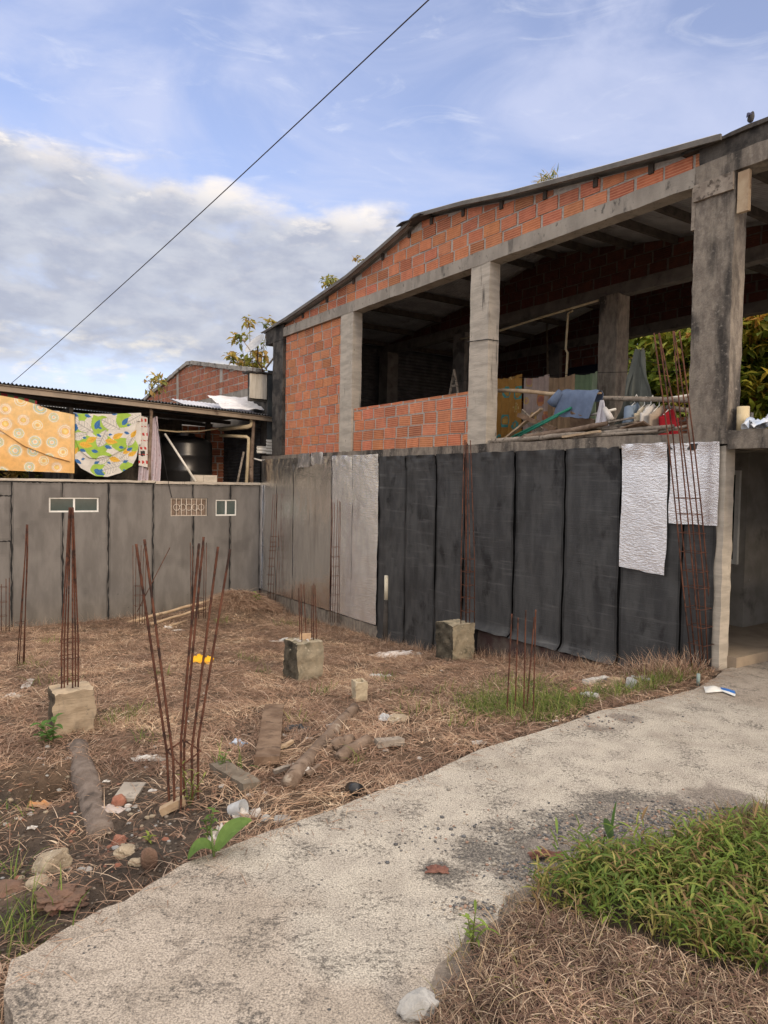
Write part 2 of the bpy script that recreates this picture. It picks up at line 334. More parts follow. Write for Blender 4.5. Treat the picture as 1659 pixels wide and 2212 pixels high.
M['bamboo'] = mat('dry_bamboo', (.34, .24, .15), (.46, .36, .24), scale=5, c3=(.20, .13, .08), s3=6, t3=(.58, .7), rough=.7, bump=.3)
M['paint'] = paintmat('painted_surface', rough=.7)
M['plastic'] = mat('clear_plastic', (.55, .57, .58), (.68, .70, .70), scale=12, rough=.25, bump=.4, bscale=20, spec=.6, trans=.3)
# ================================================================== ground
PATHPX = [(30,2211),(27,2190),(9,2152),(25,2074),(68,2053),(119,2018),(167,1992),(208,1970),(268,1946),(312,1917),(357,1890),(396,1866),(446,1848),(494,1830),(547,1808),(613,1784),(652,1771),(700,1755),(732,1743),(785,1721),(834,1702),(915,1675),(979,1645),(1036,1619),(1100,1600),(1165,1580),(1229,1560),(1294,1535),(1343,1527),(1399,1513),(1450,1502),(1495,1490),(1520,1478),(1548,1462),(1562,1446)]
edge = np.array([onz(x, y, 0.)[:2] for x, y in PATHPX])
def refine(e, step=.04, amp=.012, fr=9.):
    out = []
    for a, b in zip(e[:-1], e[1:]):
        n = max(1, int(np.linalg.norm(b-a)/step))
        for i in range(n):
            q = a+(b-a)*i/n; nv = noise.noise_vector(Vector((q[0]*fr, q[1]*fr, 1.))); out.append(q+amp*np.array(nv)[:2])
    out.append(e[-1]); return np.array(out)
edge = refine(edge)
far = [P(-.02, 6, 0)[:2], np.array([30., 22.]), np.array([30., -8.]), np.array([-.9, -8.]), np.array([-1.0, .5]), np.array([-1.25, 1.9])]
pathpoly = np.vstack([edge, np.array(far)])
def inpoly(pts, poly):
    x, y = pts[:, 0], pts[:, 1]; ins = np.zeros(len(pts), bool); n = len(poly); j = n-1
    for i in range(n):
        xi, yi = poly[i]; xj, yj = poly[j]
        c = ((yi > y) != (yj > y)) & (x < (xj-xi)*(y-yi)/(yj-yi+1e-12)+xi); ins ^= c; j = i
    return ins
def segdist(pts, line):
    d = np.full(len(pts), 1e9)
    for a, b in zip(line[:-1], line[1:]):
        ab = b-a; k = np.clip(((pts-a)@ab)/(ab@ab+1e-12), 0, 1); d = np.minimum(d, np.linalg.norm(pts-(a+k[:, None]*ab), axis=1))
    return d
CP = []   # heights of the lot
for s, z in ((12.3,-1.18),(11.3,-1.2),(9,-1.04),(7.9,-1.0),(6.7,-.99),(5,-.86),(3.8,-.69),(2.4,-.47),(1.2,-.29),(.5,-.2),(0,-.05)): CP.append((*P(s, 0, 0)[:2], z))
for t in (-1.5,-3,-4.5,-6,-8,-11): CP.append((*P(12.35, t, 0)[:2], -1.18))
for (x, y), z in (((9,2152),-.20),((119,2018),-.22),((312,1917),-.20),((494,1830),-.15),((613,1784),-.13),((732,1743),-.10),((906,1687),-.06),((1083,1603),-.05),((1257,1548),-.04),((1398,1524),-.03),((1501,1497),-.02)):
    q = onz(x, y, 0)[:2]; CP.append((q[0], q[1], z))
CP += [(-2.9,6.6,-.42),(-.95,8.7,-.52),(-.21,7.5,-.34),(1.25,10.4,-.60),(-1.37,4.95,-.25),(1.35,6.8,-.13),(-4.6,9.2,-.6),(-6,7,-.5),(-9,6,-.55),(-1.9,3.9,-.30),(-2.6,4.4,-.40),(-3.2,3.2,-.32),(-6,3,-.4),(.3,6.0,-.15),(2.5,8.3,-.22)]
CP = np.array(CP)
_D = np.linalg.norm(CP[:, None, :2]-CP[None, :, :2], axis=2); _K = np.block([[_D**1.3*1.+np.eye(len(CP))*.03, np.c_[np.ones(len(CP)), CP[:, :2]]], [np.c_[np.ones(len(CP)), CP[:, :2]].T, np.zeros((3, 3))]])
_w = np.linalg.solve(_K, np.r_[CP[:, 2], 0, 0, 0])
def rbf(x, y):
    q = np.c_[x, y]; d = np.linalg.norm(q[:, None]-CP[None, :, :2], axis=2)**1.3
    return d@_w[:-3]+_w[-3]+q@_w[-2:]
def nz2(x, y, fr, sd=0.):
    return np.array([noise.fractal(Vector((a*fr, b*fr, sd)), 1.0, 2.0, 4) for a, b in zip(x, y)])
def axis(lo, hi, d0, ext, n):
    k = np.geomspace(d0, ext, n); k = np.cumsum(k); return np.r_[lo-k[::-1], np.arange(lo, hi+1e-6, d0), hi+k]
GX = axis(-9, 6, .075, 12., 22); GY = axis(1.6, 14.6, .075, 12., 22)
gx, gy = np.meshgrid(GX, GY); fx, fy = gx.ravel(), gy.ravel()
near = (fx > -12) & (fx < 9) & (fy > -1) & (fy < 18)
gz_ = np.full(len(fx), -1.2); 
for a in range(0, len(fx), 20000):
    sl = slice(a, a+20000); gz_[sl] = np.where(near[sl], rbf(np.clip(fx[sl], -12, 9), np.clip(fy[sl], -1, 18)), gz_[sl])
gz_ = np.clip(gz_, -1.3, .02)
def bump_at(px, py, z0, h, r):
    q = onz(px, py, z0)[:2]; return h*np.exp(-((fx-q[0])**2+(fy-q[1])**2)/r**2)
mq = P(11.4, -.95, 0)[:2]; mound = .52*np.exp(-(((fx-mq[0])**2+(fy-mq[1])**2)/.75**2)); mq2 = P(10.6, -1.7, 0)[:2]; mound += .16*np.exp(-(((fx-mq2[0])**2+(fy-mq2[1])**2)/1.1**2))
hole = bump_at(98, 1690, -.42, -.42, .24) + bump_at(210, 1790, -.3, -.05, .35) + bump_at(120, 1945, -.25, .09, .20)
hole = hole + bump_at(90, 1790, -.35, -.13, .65); lump = bump_at(290, 1830, -.2, .07, .22) + bump_at(760, 1640, -.2, .07, .3) + bump_at(420, 1725, -.25, .05, .3)
gz_ = gz_+mound+hole+lump
b1 = nz2(fx, fy, 1.1, 2.); b2 = nz2(fx, fy, 5.5, 9.)
gz_ = gz_+np.where(near, .030*b1+.020*b2, 0)
pts = np.c_[fx, fy]; inp = inpoly(pts, pathpoly); behind = ((pts-C0[:2])@bv[:2] > .03)
gz_[inp] = np.minimum(gz_[inp], -.14); gz_[behind & near] = np.minimum(gz_[behind & near], -.9)
GZ = gz_.reshape(gx.shape)
from_x = lambda x: np.clip(np.searchsorted(GX, x)-1, 0, len(GX)-2)
def terr(x, y):
    x = np.asarray(x, float); y = np.asarray(y, float); i = from_x(x); j = np.clip(np.searchsorted(GY, y)-1, 0, len(GY)-2)
    u = (x-GX[i])/(GX[i+1]-GX[i]); w = (y-GY[j])/(GY[j+1]-GY[j])
    return GZ[j, i]*(1-u)*(1-w)+GZ[j, i+1]*u*(1-w)+GZ[j+1, i]*(1-u)*w+GZ[j+1, i+1]*u*w
# verge of soil lying on the slab at the near right
VPX = [(915,2240),(925,2175),(948,2110),(985,2055),(1022,2005),(1065,1962),(1112,1925),(1165,1897),(1220,1860),(1290,1815),(1370,1800),(1440,1792),(1505,1775),(1560,1748),(1600,1738),(1680,1735)]
vedge = np.array([onz(x, y, 0.)[:2] for x, y in VPX]); vfar = [np.array([6.5, 4.9]), np.array([6.5, .2]), np.array([.45, .2]), np.array([.28, 1.6])]
vpoly = np.vstack([refine(vedge, .08, .05, 3.), np.array(vfar)])
def vheight(x, y):
    q = np.c_[x, y]; d = segdist(q, np.vstack([vpoly])); s = np.where(inpoly(q, vpoly), d, -d)
    return np.clip(s*.14, -.05, .045)
_ux, _uy = np.arange(-3, 9, .02), np.arange(-.2, 11, .02); _mx, _my = np.meshgrid(_ux, _uy); _q = np.c_[_mx.ravel(), _my.ravel()]
PMASK = inpoly(_q, pathpoly).reshape(_mx.shape); _vx, _vy = np.arange(-.3, 7, .04), np.arange(0, 5.6, .04); _a, _b = np.meshgrid(_vx, _vy); VH = vheight(_a.ravel(), _b.ravel()).reshape(_a.shape)
def onpath(x, y):
    x = np.asarray(x); y = np.asarray(y); i = np.clip(np.round((x+3)/.02).astype(int), 0, len(_ux)-1); j = np.clip(np.round((y+.2)/.02).astype(int), 0, len(_uy)-1)
    return PMASK[j, i] & (x > -3) & (x < 9) & (y > -.2) & (y < 11)
def vhf(x, y):
    x = np.asarray(x); y = np.asarray(y); i = np.clip(np.round((x+.3)/.04).astype(int), 0, len(_vx)-1); j = np.clip(np.round(y/.04).astype(int), 0, len(_vy)-1); return VH[j, i]
def surf(x, y):
    x = np.atleast_1d(np.asarray(x, float)); y = np.atleast_1d(np.asarray(y, float)); ip = onpath(x, y)
    return np.where(ip, np.maximum(0., vhf(x, y)), terr(x, y))
def atg(px, py, lift=0.):       # the ground point seen at a place of the photograph
    d = ray(px, py); ks = np.arange(2., 24., .01); q = CAMP[None]+d[None]*ks[:, None]; hit = q[:, 2] <= surf(q[:, 0], q[:, 1]); k = ks[int(np.argmax(hit))] if hit.any() else 24.
    return CAMP+d*k+np.array([0, 0, lift])
# paint of the lot: straw litter, bare soil, damp dark soil
dirtc = [onz(x, y, -.25)[:2] for x, y in ((60,1850),(150,1960),(250,1880),(330,1850),(100,1730),(20,1990),(420,1790),(40,1790),(-120,1850),(-200,2000),(200,1700),(150,1790),(290,1770),(350,1760),(30,1660),(-60,1700),(260,1700))]
dirt = np.zeros(len(fx))
for q in dirtc: dirt = np.maximum(dirt, np.exp(-((fx-q[0])**2+(fy-q[1])**2)/.42**2))
ed = segdist(pts, edge); dirt = np.maximum(dirt, .75*np.exp(-(ed/.10)**2))
dirt = np.clip(dirt+.28*nz2(fx, fy, 3., 5.), 0, 1)
strawc = np.array([.165, .110, .072]); soil = np.array([.068, .053, .041])
mixn = np.clip(.5+.9*nz2(fx, fy, 2.2, 11.), 0, 1)[:, None]
base = strawc*(.62+.5*mixn); gcol = base*(1-dirt[:, None])+soil*(.7+.6*mixn)*dirt[:, None]
ny, nx = gx.shape; ii = (np.arange(ny-1)[:, None]*nx+np.arange(nx-1)[None]).ravel()
gmat = mat('lot_soil', (1, 1, 1), (.6, .6, .6), scale=16, tint=True, c3=(1.5, 1.45, 1.35), s3=45, t3=(.62, .70), rough=.95, bump=.9, bscale=45, bd=.02)
tag(fast('ground', np.c_[fx, fy, gz_], np.c_[ii, ii+1, ii+nx+1, ii+nx], gmat, gcol, True), kind='structure')
# ---- concrete path: one slab with a broken edge
def path_material():
    m = bpy.data.materials.new('worn_path_concrete'); m.use_nodes = True; nt = m.node_tree; N = nt.nodes; L = nt.links; b = N['Principled BSDF']; b.inputs['Roughness'].default_value = .92; b.inputs['Specular IOR Level'].default_value = .2
    tc = N.new('ShaderNodeTexCoord')
    def nz(s, d=6, r=.6, stv=(1, 1, 1)):
        mp = N.new('ShaderNodeMapping'); mp.inputs['Scale'].default_value = stv; L.new(tc.outputs['Object'], mp.inputs[0]); t = N.new('ShaderNodeTexNoise'); t.inputs['Scale'].default_value = s; t.inputs['Detail'].default_value = d; t.inputs['Roughness'].default_value = r; L.new(mp.outputs[0], t.inputs['Vector']); return t.outputs[0]
    def rm(x, a, c):
        r = N.new('ShaderNodeMapRange'); r.interpolation_type = 'SMOOTHSTEP'; L.new(x, r.inputs[0]); r.inputs[1].default_value = a; r.inputs[2].default_value = c; return r.outputs[0]
    def mth(op, a, b_):
        n = N.new('ShaderNodeMath'); n.operation = op; n.use_clamp = True
        for i, x in enumerate((a, b_)):
            if isinstance(x, (int, float)): n.inputs[i].default_value = x
            else: L.new(x, n.inputs[i])
        return n.outputs[0]
    def mix(f, a, c, mode='MIX'):
        n = N.new('ShaderNodeMix'); n.data_type = 'RGBA'; n.blend_type = mode
        for k, x in ((0, f), (6, a), (7, c)):
            if isinstance(x, (int, float)): n.inputs[k].default_value = x
            elif isinstance(x, tuple): n.inputs[k].default_value = (*x, 1)
            else: L.new(x, n.inputs[k])
        return n.outputs[2]
    at = N.new('ShaderNodeAttribute'); at.attribute_name = 'Col'; sp = N.new('ShaderNodeSeparateColor'); L.new(at.outputs['Color'], sp.inputs[0])
    smooth = mix(rm(nz(2.2), .35, .65), (.335, .295, .248), (.42, .375, .322)); smooth = mix(rm(nz(9), .5, .66), smooth, (.275, .242, .205))
    cream = mix(rm(nz(5), .35, .65), (.455, .425, .368), (.375, .346, .302))
    agg = mix(rm(nz(60, 3), .42, .6), (.085, .08, .075), (.19, .175, .155))
    # flaking skin: small pits everywhere, merging where the skin has worn through
    pit = mth('ADD', mth('MULTIPLY', nz(38, 5, .75), .66), mth('MULTIPLY', nz(3.2, 6, .65), .46))
    worn = mth('ADD', pit, mth('MULTIPLY', mth('SUBTRACT', sp.outputs[1], .5), .45)) 
    f = rm(worn, .575, .72)
    col = mix(rm(mth('ADD', sp.outputs[0], mth('MULTIPLY', mth('SUBTRACT', nz(3.), .5), .8)), .35, .65), smooth, cream); col = mix(f, col, agg)
    v = N.new('ShaderNodeTexVoronoi'); v.inputs['Scale'].default_value = 34; L.new(tc.outputs['Object'], v.inputs['Vector'])
    peb = mth('MULTIPLY', rm(v.outputs['Distance'], .30, .22), rm(nz(7), .52, .62)); pv = N.new('ShaderNodeSeparateColor'); L.new(v.outputs['Color'], pv.inputs[0]); col = mix(peb, col, mix(pv.outputs[0], (.075, .078, .082), (.24, .215, .18)))
    sand = mix(rm(nz(40, 4), .4, .6), (.19, .17, .15), (.27, .24, .21)); col = mix(rm(mth('ADD', sp.outputs[2], mth('MULTIPLY', mth('SUBTRACT', nz(5., 8, .65), .5), 1.1)), .42, .66), col, sand)
    col = mix(mth('MULTIPLY', rm(nz(1.1), .5, .7), .35), col, (.17, .14, .11))
    col = mix(.62, col, mix(rm(nz(110, 4, .75), .36, .62), (.28, .27, .26), (1.62, 1.58, 1.5)), 'MULTIPLY')
    # hairline cracks
    mu = N.new('ShaderNodeTexVoronoi'); mu.feature = 'DISTANCE_TO_EDGE'; mu.inputs['Scale'].default_value = .55
    mp = N.new('ShaderNodeMapping'); L.new(tc.outputs['Object'], mp.inputs[0]); vm = N.new('ShaderNodeVectorMath'); vm.operation = 'ADD'
    nn = N.new('ShaderNodeTexNoise'); nn.inputs['Scale'].default_value = 2.5; nn.inputs['Detail'].default_value = 8; L.new(tc.outputs['Object'], nn.inputs['Vector']); L.new(mp.outputs[0], vm.inputs[0]); L.new(nn.outputs['Color'], vm.inputs[1]); L.new(vm.outputs[0], mu.inputs['Vector'])
    col = mix(mth('MULTIPLY', rm(mu.outputs['Distance'], .005, .001), .15), col, (.07, .06, .05))
    L.new(col, b.inputs['Base Color'])
    bp = N.new('ShaderNodeBump'); bp.inputs['Strength'].default_value = .8; bp.inputs['Distance'].default_value = .012
    h = mix(f, nz(90, 3), (.0, .0, .0)); L.new(h, bp.inputs['Height']); b2 = N.new('ShaderNodeBump'); b2.inputs['Strength'].default_value = .5; b2.inputs['Distance'].default_value = .006; L.new(nz(120, 3, .7), b2.inputs['Height']); L.new(bp.outputs[0], b2.inputs['Normal']); L.new(b2.outputs[0], b.inputs['Normal'])
    return m
def build_path():
    import bmesh
    bm = bmesh.new(); n = len(pathpoly); tp = [bm.verts.new((q[0], q[1], 0)) for q in pathpoly]; f = bm.faces.new(tp)
    if f.normal.z < 0: f.normal_flip()
    bm.normal_update()
    if bm.faces[:][0].normal.z < 0: bm.faces[:][0].normal_flip()
    # cut the top into a lattice so stains can be laid in
    for ax, lo, hi, d in ((0, -2.4, 7.5, .16), (1, 1.4, 9.5, .16)):
        for k in np.arange(lo, hi, d):
            no = Vector((1, 0, 0)) if ax == 0 else Vector((0, 1, 0)); bmesh.ops.bisect_plane(bm, geom=bm.verts[:]+bm.edges[:]+bm.faces[:], plane_co=no*float(k), plane_no=no)
    ev = [e for e in bm.edges if e.is_boundary]
    r = bmesh.ops.extrude_edge_only(bm, edges=ev); 
    for q in r['geom']:
        if isinstance(q, bmesh.types.BMVert): q.co.z = -.16; nv = noise.noise_vector(q.co*6); q.co.x += .02*nv.x; q.co.y += .02*nv.y
    bmesh.ops.recalc_face_normals(bm, faces=bm.faces[:])
    me = bpy.data.meshes.new('concrete_path'); bm.to_mesh(me); bm.free()
    v = np.array([q.co[:] for q in me.vertices]); xy = v[:, :2]
    # red: creamy worn skin of the middle, green: worn through, blue: grey grit washed over the slab
    def spots(L_, z=0.):
        a = np.zeros(len(xy))
        for px, py, r in L_: q = onz(px, py, z)[:2]; a = np.maximum(a, np.exp(-((xy-q)**2).sum(1)/r**2))
        return a
    cr = np.clip(.0+spots([(900,1800,.8),(1100,1700,.9),(1000,1900,.55),(850,1900,.5),(1300,1640,.9),(1500,1560,1.),(640,1850,.35),(1200,1650,.9),(1600,1650,1.2),(780,2020,.35)])*1.1, 0, 1)
    wr = np.clip(.03+.85*spots([(1140,1810,.42),(1240,1775,.42),(1030,1840,.32),(960,1885,.24),(1400,1745,.45),(1310,1740,.35)]), 0, 1)
    gr = np.clip(spots([(1270,1800,.22),(1380,1772,.28),(1130,1885,.19),(1020,1955,.09),(1480,1762,.34),(1200,1845,.22),(1570,1728,.28),(1290,1570,.15),(1350,1550,.17),(1620,1440,.10)]), 0, 1)
    at = me.attributes.new('Col', 'FLOAT_COLOR', 'POINT'); a = np.ones((len(v), 4), 'f'); a[:, 0] = cr; a[:, 1] = wr; a[:, 2] = gr; at.data.foreach_set('color', a.ravel())
    me.materials.append(path_material()); o = bpy.data.objects.new('concrete_path', me); COL.objects.link(o); tag(o, kind='structure')
build_path()
# ---- soil of the near verge
vx, vy = np.meshgrid(np.arange(-.1, 6.5, .06), np.arange(.3, 5.4, .06)); vz = vheight(vx.ravel(), vy.ravel())+.012*nz2(vx.ravel(), vy.ravel(), 6., 3.)
k = vx.shape; ii = (np.arange(k[0]-1)[:, None]*k[1]+np.arange(k[1]-1)[None]).ravel()
vm_ = np.clip(.5+nz2(vx.ravel(), vy.ravel(), 3., 7.), 0, 1)[:, None]
vf_ = np.c_[ii, ii+1, ii+k[1]+1, ii+k[1]]; vf_ = vf_[(vz[vf_].max(1) > -.018)]
tag(fast('soil_verge', np.c_[vx.ravel(), vy.ravel(), vz], vf_, gmat, (np.array([.095, .072, .055])+np.clip(1-(vz[:, None]+.02)/.05, 0, 1)*np.array([.25, .225, .19]))*(.75+.5*vm_), True), kind='structure')
# ================================================================== brick house (long front, s axis)
house = thing('brick_house', P(6, 0, -.7), 'unfinished two-storey brick house with open upper floor and black and silver sheeting below', 'house')
RL = [(12.2, 5.73), (11.54, 5.78), (10.84, 5.84), (9.44, 6.01), (8.07, 6.19), (6.9, 6.43), (6.02, 6.63), (5.78, 6.71), (4.49, 6.53), (3.43, 6.34), (1.73, 6.10), (.09, 5.88), (-2.6, 5.52)]
def roofz(s):
    xs = [q[0] for q in RL[::-1]]; return float(np.interp(s, xs, [q[1] for q in RL[::-1]]))
# ground storey
g = MB(); g.bst(.10, 12.32, .05, .22, -1.4, 2.50); g.build('ground_wall', M['concdark'], house)
g = MB()
g.rbst(6.9, 12.25, -.03, .05, -1.35, -.74, seg=.15, amp=.02); g.rbst(3.95, 6.9, -.02, .05, -1.3, -.92, seg=.15, amp=.02)
g.build('foundation', M['concdark'], house, True)
g = MB(); g.rbst(.85, 3.98, -.05, .05, -1.1, -.285, seg=.15, amp=.02); g.build('plinth_course', mat('burgundy_plinth', (.075, .045, .042), (.12, .10, .085), scale=4, c3=(.17, .155, .13), s3=5, t3=(.58, .68), bump=.8), house, True)
g = MB(); g.bst(.04, 12.32, .02, .05, -.9, 2.52); g.build('backing_sheet', M['tar'], house)
def smear(de, s, z, sd, w=.03):   # tar smeared along a joint, in ragged patches
    k = math.exp(-(de/(w*(.55+.9*max(0, .5+noise.noise(Vector((s*2.1, z*2.3, sd)))))))**2)
    n = noise.noise(Vector((s*1.7, z*1.3, sd+9)))+.5*noise.noise(Vector((s*5, z*4, sd)))
    return 1-.62*k-(.26 if n > .55 else .26*max(0, (n-.25)/.3))
def strip(name, s0, s1, z0, z1, m, t=-.015, wr=.014, flare=0., fr=1.6, seed=0., wob=.008, topw=0., z0b=None):
    ns = max(6, int((s1-s0)/.035)); nzv = max(10, int((z1-z0)/.05)); rows = []
    for j in range(nzv+1):
        b = j/nzv; row = []
        for i in range(ns+1):
            a = i/ns; zl = z0 if z0b is None else z0*(1-a)+z0b*a; z = zl+(z1-zl)*b; s = s0+(s1-s0)*a
            w = wob*noise.noise(Vector((seed+3, z*3.1, (0 if a < .5 else 7.)+s0)))*(1 if i in (0, ns) else .3); s += w
            n = noise.noise(Vector((s*fr, z*fr*.8, seed)))+.5*noise.noise(Vector((s*fr*3, z*fr*2.2, seed+4)))
            tt = t-wr*.6*n-.003*math.sin(math.pi*a)
            if topw: tt -= topw*(.5+.5*noise.noise(Vector((s*7, z*16, seed))))*max(0, (b-.88)/.12)
            if flare: tt -= flare*max(0, 1-(z-zl)/.12)**2
            zz = z+.012*noise.noise(Vector((s*5, seed, 1.)))*(1 if j in (0, nzv) else 0)
            row.append(P(s, tt, zz))
        rows.append(row)
    cols = None
    if m is M['black']: cols = [[(smear(min((i+.5)/ns, 1-(i+.5)/ns)*(s1-s0), s0+(s1-s0)*(i+.5)/ns, z0+(z1-z0)*(j+.5)/nzv, seed),)*3 for i in range(ns)] for j in range(nzv)]
    g = MB(); g.grid(rows, cols, th=bv*.004); return g.build(name, m, house, True)
bl = [(6.04, 6.92), (5.16, 6.02), (4.42, 5.13), (3.27, 4.39), (2.30, 3.23), (1.36, 2.26), (.48, 1.33), (.06, .45)]
for k, (a, b) in enumerate(bl):
    z0, z0b, fl = (-.92, -.95, .02) if a >= 4 else ((-.26, -.26, .09) if a > 1.3 else ((-.34, -.30, .03) if a > .4 else (-.17, -.22, .02)))
    strip('cladding_strip', a, b, z0, 2.53, M['black'], t=-.022-.006*(k % 2), wr=.026, flare=fl, seed=k*3.3, topw=.07, wob=.016, z0b=z0b, fr=2.2)
fo = [(11.43, 12.30), (10.52, 11.40), (9.72, 10.50), (8.72, 9.70), (7.89, 8.70), (6.93, 7.87)]
for k, (a, b) in enumerate(fo): strip('foil_strip', a, b, -.72, 2.58, M['foilmid' if k > 3 else 'foil'], t=-.034-.008*(k % 2), wr=.020, seed=40+k*2.1, topw=.05 if k > 2 else .03, wob=.008, fr=2.6)
strip('foil_edge', 12.2, 12.325, -.70, 1.93, M['foilnew'], t=-.06, wr=.02, seed=91, fr=4)
strip('foil_patch', .67, 1.33, .97, 2.56, M['foilnew'], t=-.055, wr=.014, fr=2.2, seed=71, topw=.06, wob=.02, z0b=1.01)
strip('foil_patch', .03, .645, 1.60, 2.545, M['foilnew'], t=-.052, wr=.012, fr=2.4, seed=78, topw=.03, wob=.012)
strip('foil_flap', 9.62, 10.2, 2.36, 2.67, M['foilnew'], t=-.09, wr=.04, seed=83, fr=4); strip('foil_flap', 9.06, 9.58, 2.42, 2.68, M['foilnew'], t=-.085, wr=.03, seed=85, fr=4)
g = MB(); g.rbst(-.02, .09, -.01, .17, -.2, 2.5, seg=.07, amp=.009); g.build('corner_post', M['concpale'], house, True)
# slabs
g = MB(); g.rbst(-.05, 12.33, -.035, .3, 2.515, 2.665, seg=.14, amp=.016); g.build('slab_edge', M['concdark'], house, True)
g = MB(); g.rbst(-2.7, -.06, -.05, .35, 2.455, 2.66, seg=.12, amp=.016); g.build('balcony_edge', M['concdark'], house, True)
g = MB(); g.bst(-2.68, 12.3, .25, 6.7, 2.52, 2.655); g.build('upper_floor', M['conc'], house)
g = MB(); g.rbst(-.13, 12.2, .165, 6.6, -.25, .115, seg=.4, amp=.012); g.build('porch_floor', mat('dusty_floor', (.36, .29, .21), (.27, .215, .16), scale=3, c3=(.16, .13, .10), s3=4, t3=(.6, .75)), house)
# porch: inner walls, window and lamp
g = MB(); g.bst(.84, 12.2, 2.0, 2.14, .11, 2.52); g.bst(1.27, 12, 3.12, 3.24, .11, 2.52); g.bst(.84, .96, 2.14, 3.12, .11, 2.52); g.build('porch_wall', mat('plastered_wall', (.21, .195, .17), (.29, .27, .24), scale=3, c3=(.12, .11, .10), s3=2.5, t3=(.58, .75), c4=(.35, .33, .30), s4=5, t4=(.68, .72)), house)
g = MB(); g.bst(-3.0, 12, 6.5, 6.62, -.3, 2.52); g.bst(-3.0, -2.9, .6, 6.5, -.3, 2.52); g.build('rear_wall', M['concblk'], house)
wf = MB()
for a, b, c, d in ((.93, .985, .98, 2.28), (2.2, 2.25, .98, 2.28), (.985, 2.2, .98, 1.04), (.985, 2.2, 2.22, 2.28), (1.62, 1.66, 1.04, 2.22)): wf.bst(a, b, 1.95, 2.03, c, d)
wo = wf.build('porch_window', M['white'], house); g = MB(); g.bst(.985, 2.2, 1.985, 1.995, 1.04, 2.22); g.build('pane', M['glass'], wo)
lm = MB(); q = P(1.42, 3.05, 2.33); lm.tube([P(1.42, 3.12, 2.33), P(1.42, 3.04, 2.33)], .055, 14); lm.blob(q-bv*.03, (.075, .075, .075), 2, 0); lm.build('wall_lamp', M['white'], house, True)
# upper storey frame: columns and ring beams of three frames
for s0, s1, m in ((7.97, 8.46, 'concpale'), (3.92, 4.36, 'concpale')):
    g = MB(); g.rbst(s0, s1, -.03, .19, 2.66, 5.49, seg=.08, amp=.008); g.build('column', M[m], house, True)
g = MB(); g.rbst(11.14, 11.70, -.04, .25, 2.66, 5.42, seg=.1, amp=.010); g.build('column', M['concblk'], house, True)
g = MB(); g.rbst(-.03, .45, -.03, .21, 2.66, 5.5, seg=.08, amp=.011); g.build('column', M['concdark'], house, True)
g = MB(); g.rbst(.455, 11.15, -.035, .2, 5.485, 5.70, seg=.12, amp=.009); g.build('ring_beam', M['conc'], house, True)
g = MB(); g.rbst(11.15, 12.14, -.04, .24, 5.425, 5.80, seg=.12, amp=.012); g.build('beam_end', M['concblk'], house, True)
g = MB(); g.rbst(-2.65, .46, -.045, .24, 5.50, 5.70, seg=.12, amp=.010); g.build('corner_beam', M['concdark'], house, True)
g = MB(); g.rbst(-2.65, .42, -.03, .16, 5.70, 5.885, seg=.12, amp=.012); g.build('parapet', M['concblk'], house, True)
g = MB(); g.rbst(-2.7, .62, -.07, .2, 5.885, 5.925, seg=.1, amp=.012); g.build('parapet_cap', M['concblk'], house, True)
g = MB(); g.rbst(-.02, .46, -.065, -.036, 5.30, 5.49, seg=.1, amp=.004); g.build('formwork_board', M['woodgrey'], house)
g = MB(); g.rbst(-.18, -.055, -.03, .02, 5.03, 5.47, seg=.1, amp=.004); g.build('formwork_board', M['bamboo'], house)
g = MB(); g.rbst(.455, .50, -.02, .02, 5.0, 5.49, seg=.1, amp=.004); g.build('formwork_board', M['woodgrey'], house)
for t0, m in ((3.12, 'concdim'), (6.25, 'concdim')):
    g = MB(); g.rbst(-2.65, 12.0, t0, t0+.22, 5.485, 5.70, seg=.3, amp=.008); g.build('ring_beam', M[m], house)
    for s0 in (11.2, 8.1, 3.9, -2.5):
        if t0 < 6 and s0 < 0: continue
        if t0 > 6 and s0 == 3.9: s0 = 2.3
        g = MB(); g.rbst(s0, s0+.40, t0-.1, t0+.24, 2.65, 5.5, seg=.12, amp=.008); g.build('column', M['concdark' if s0 == 3.9 else 'concdim'], house, True)
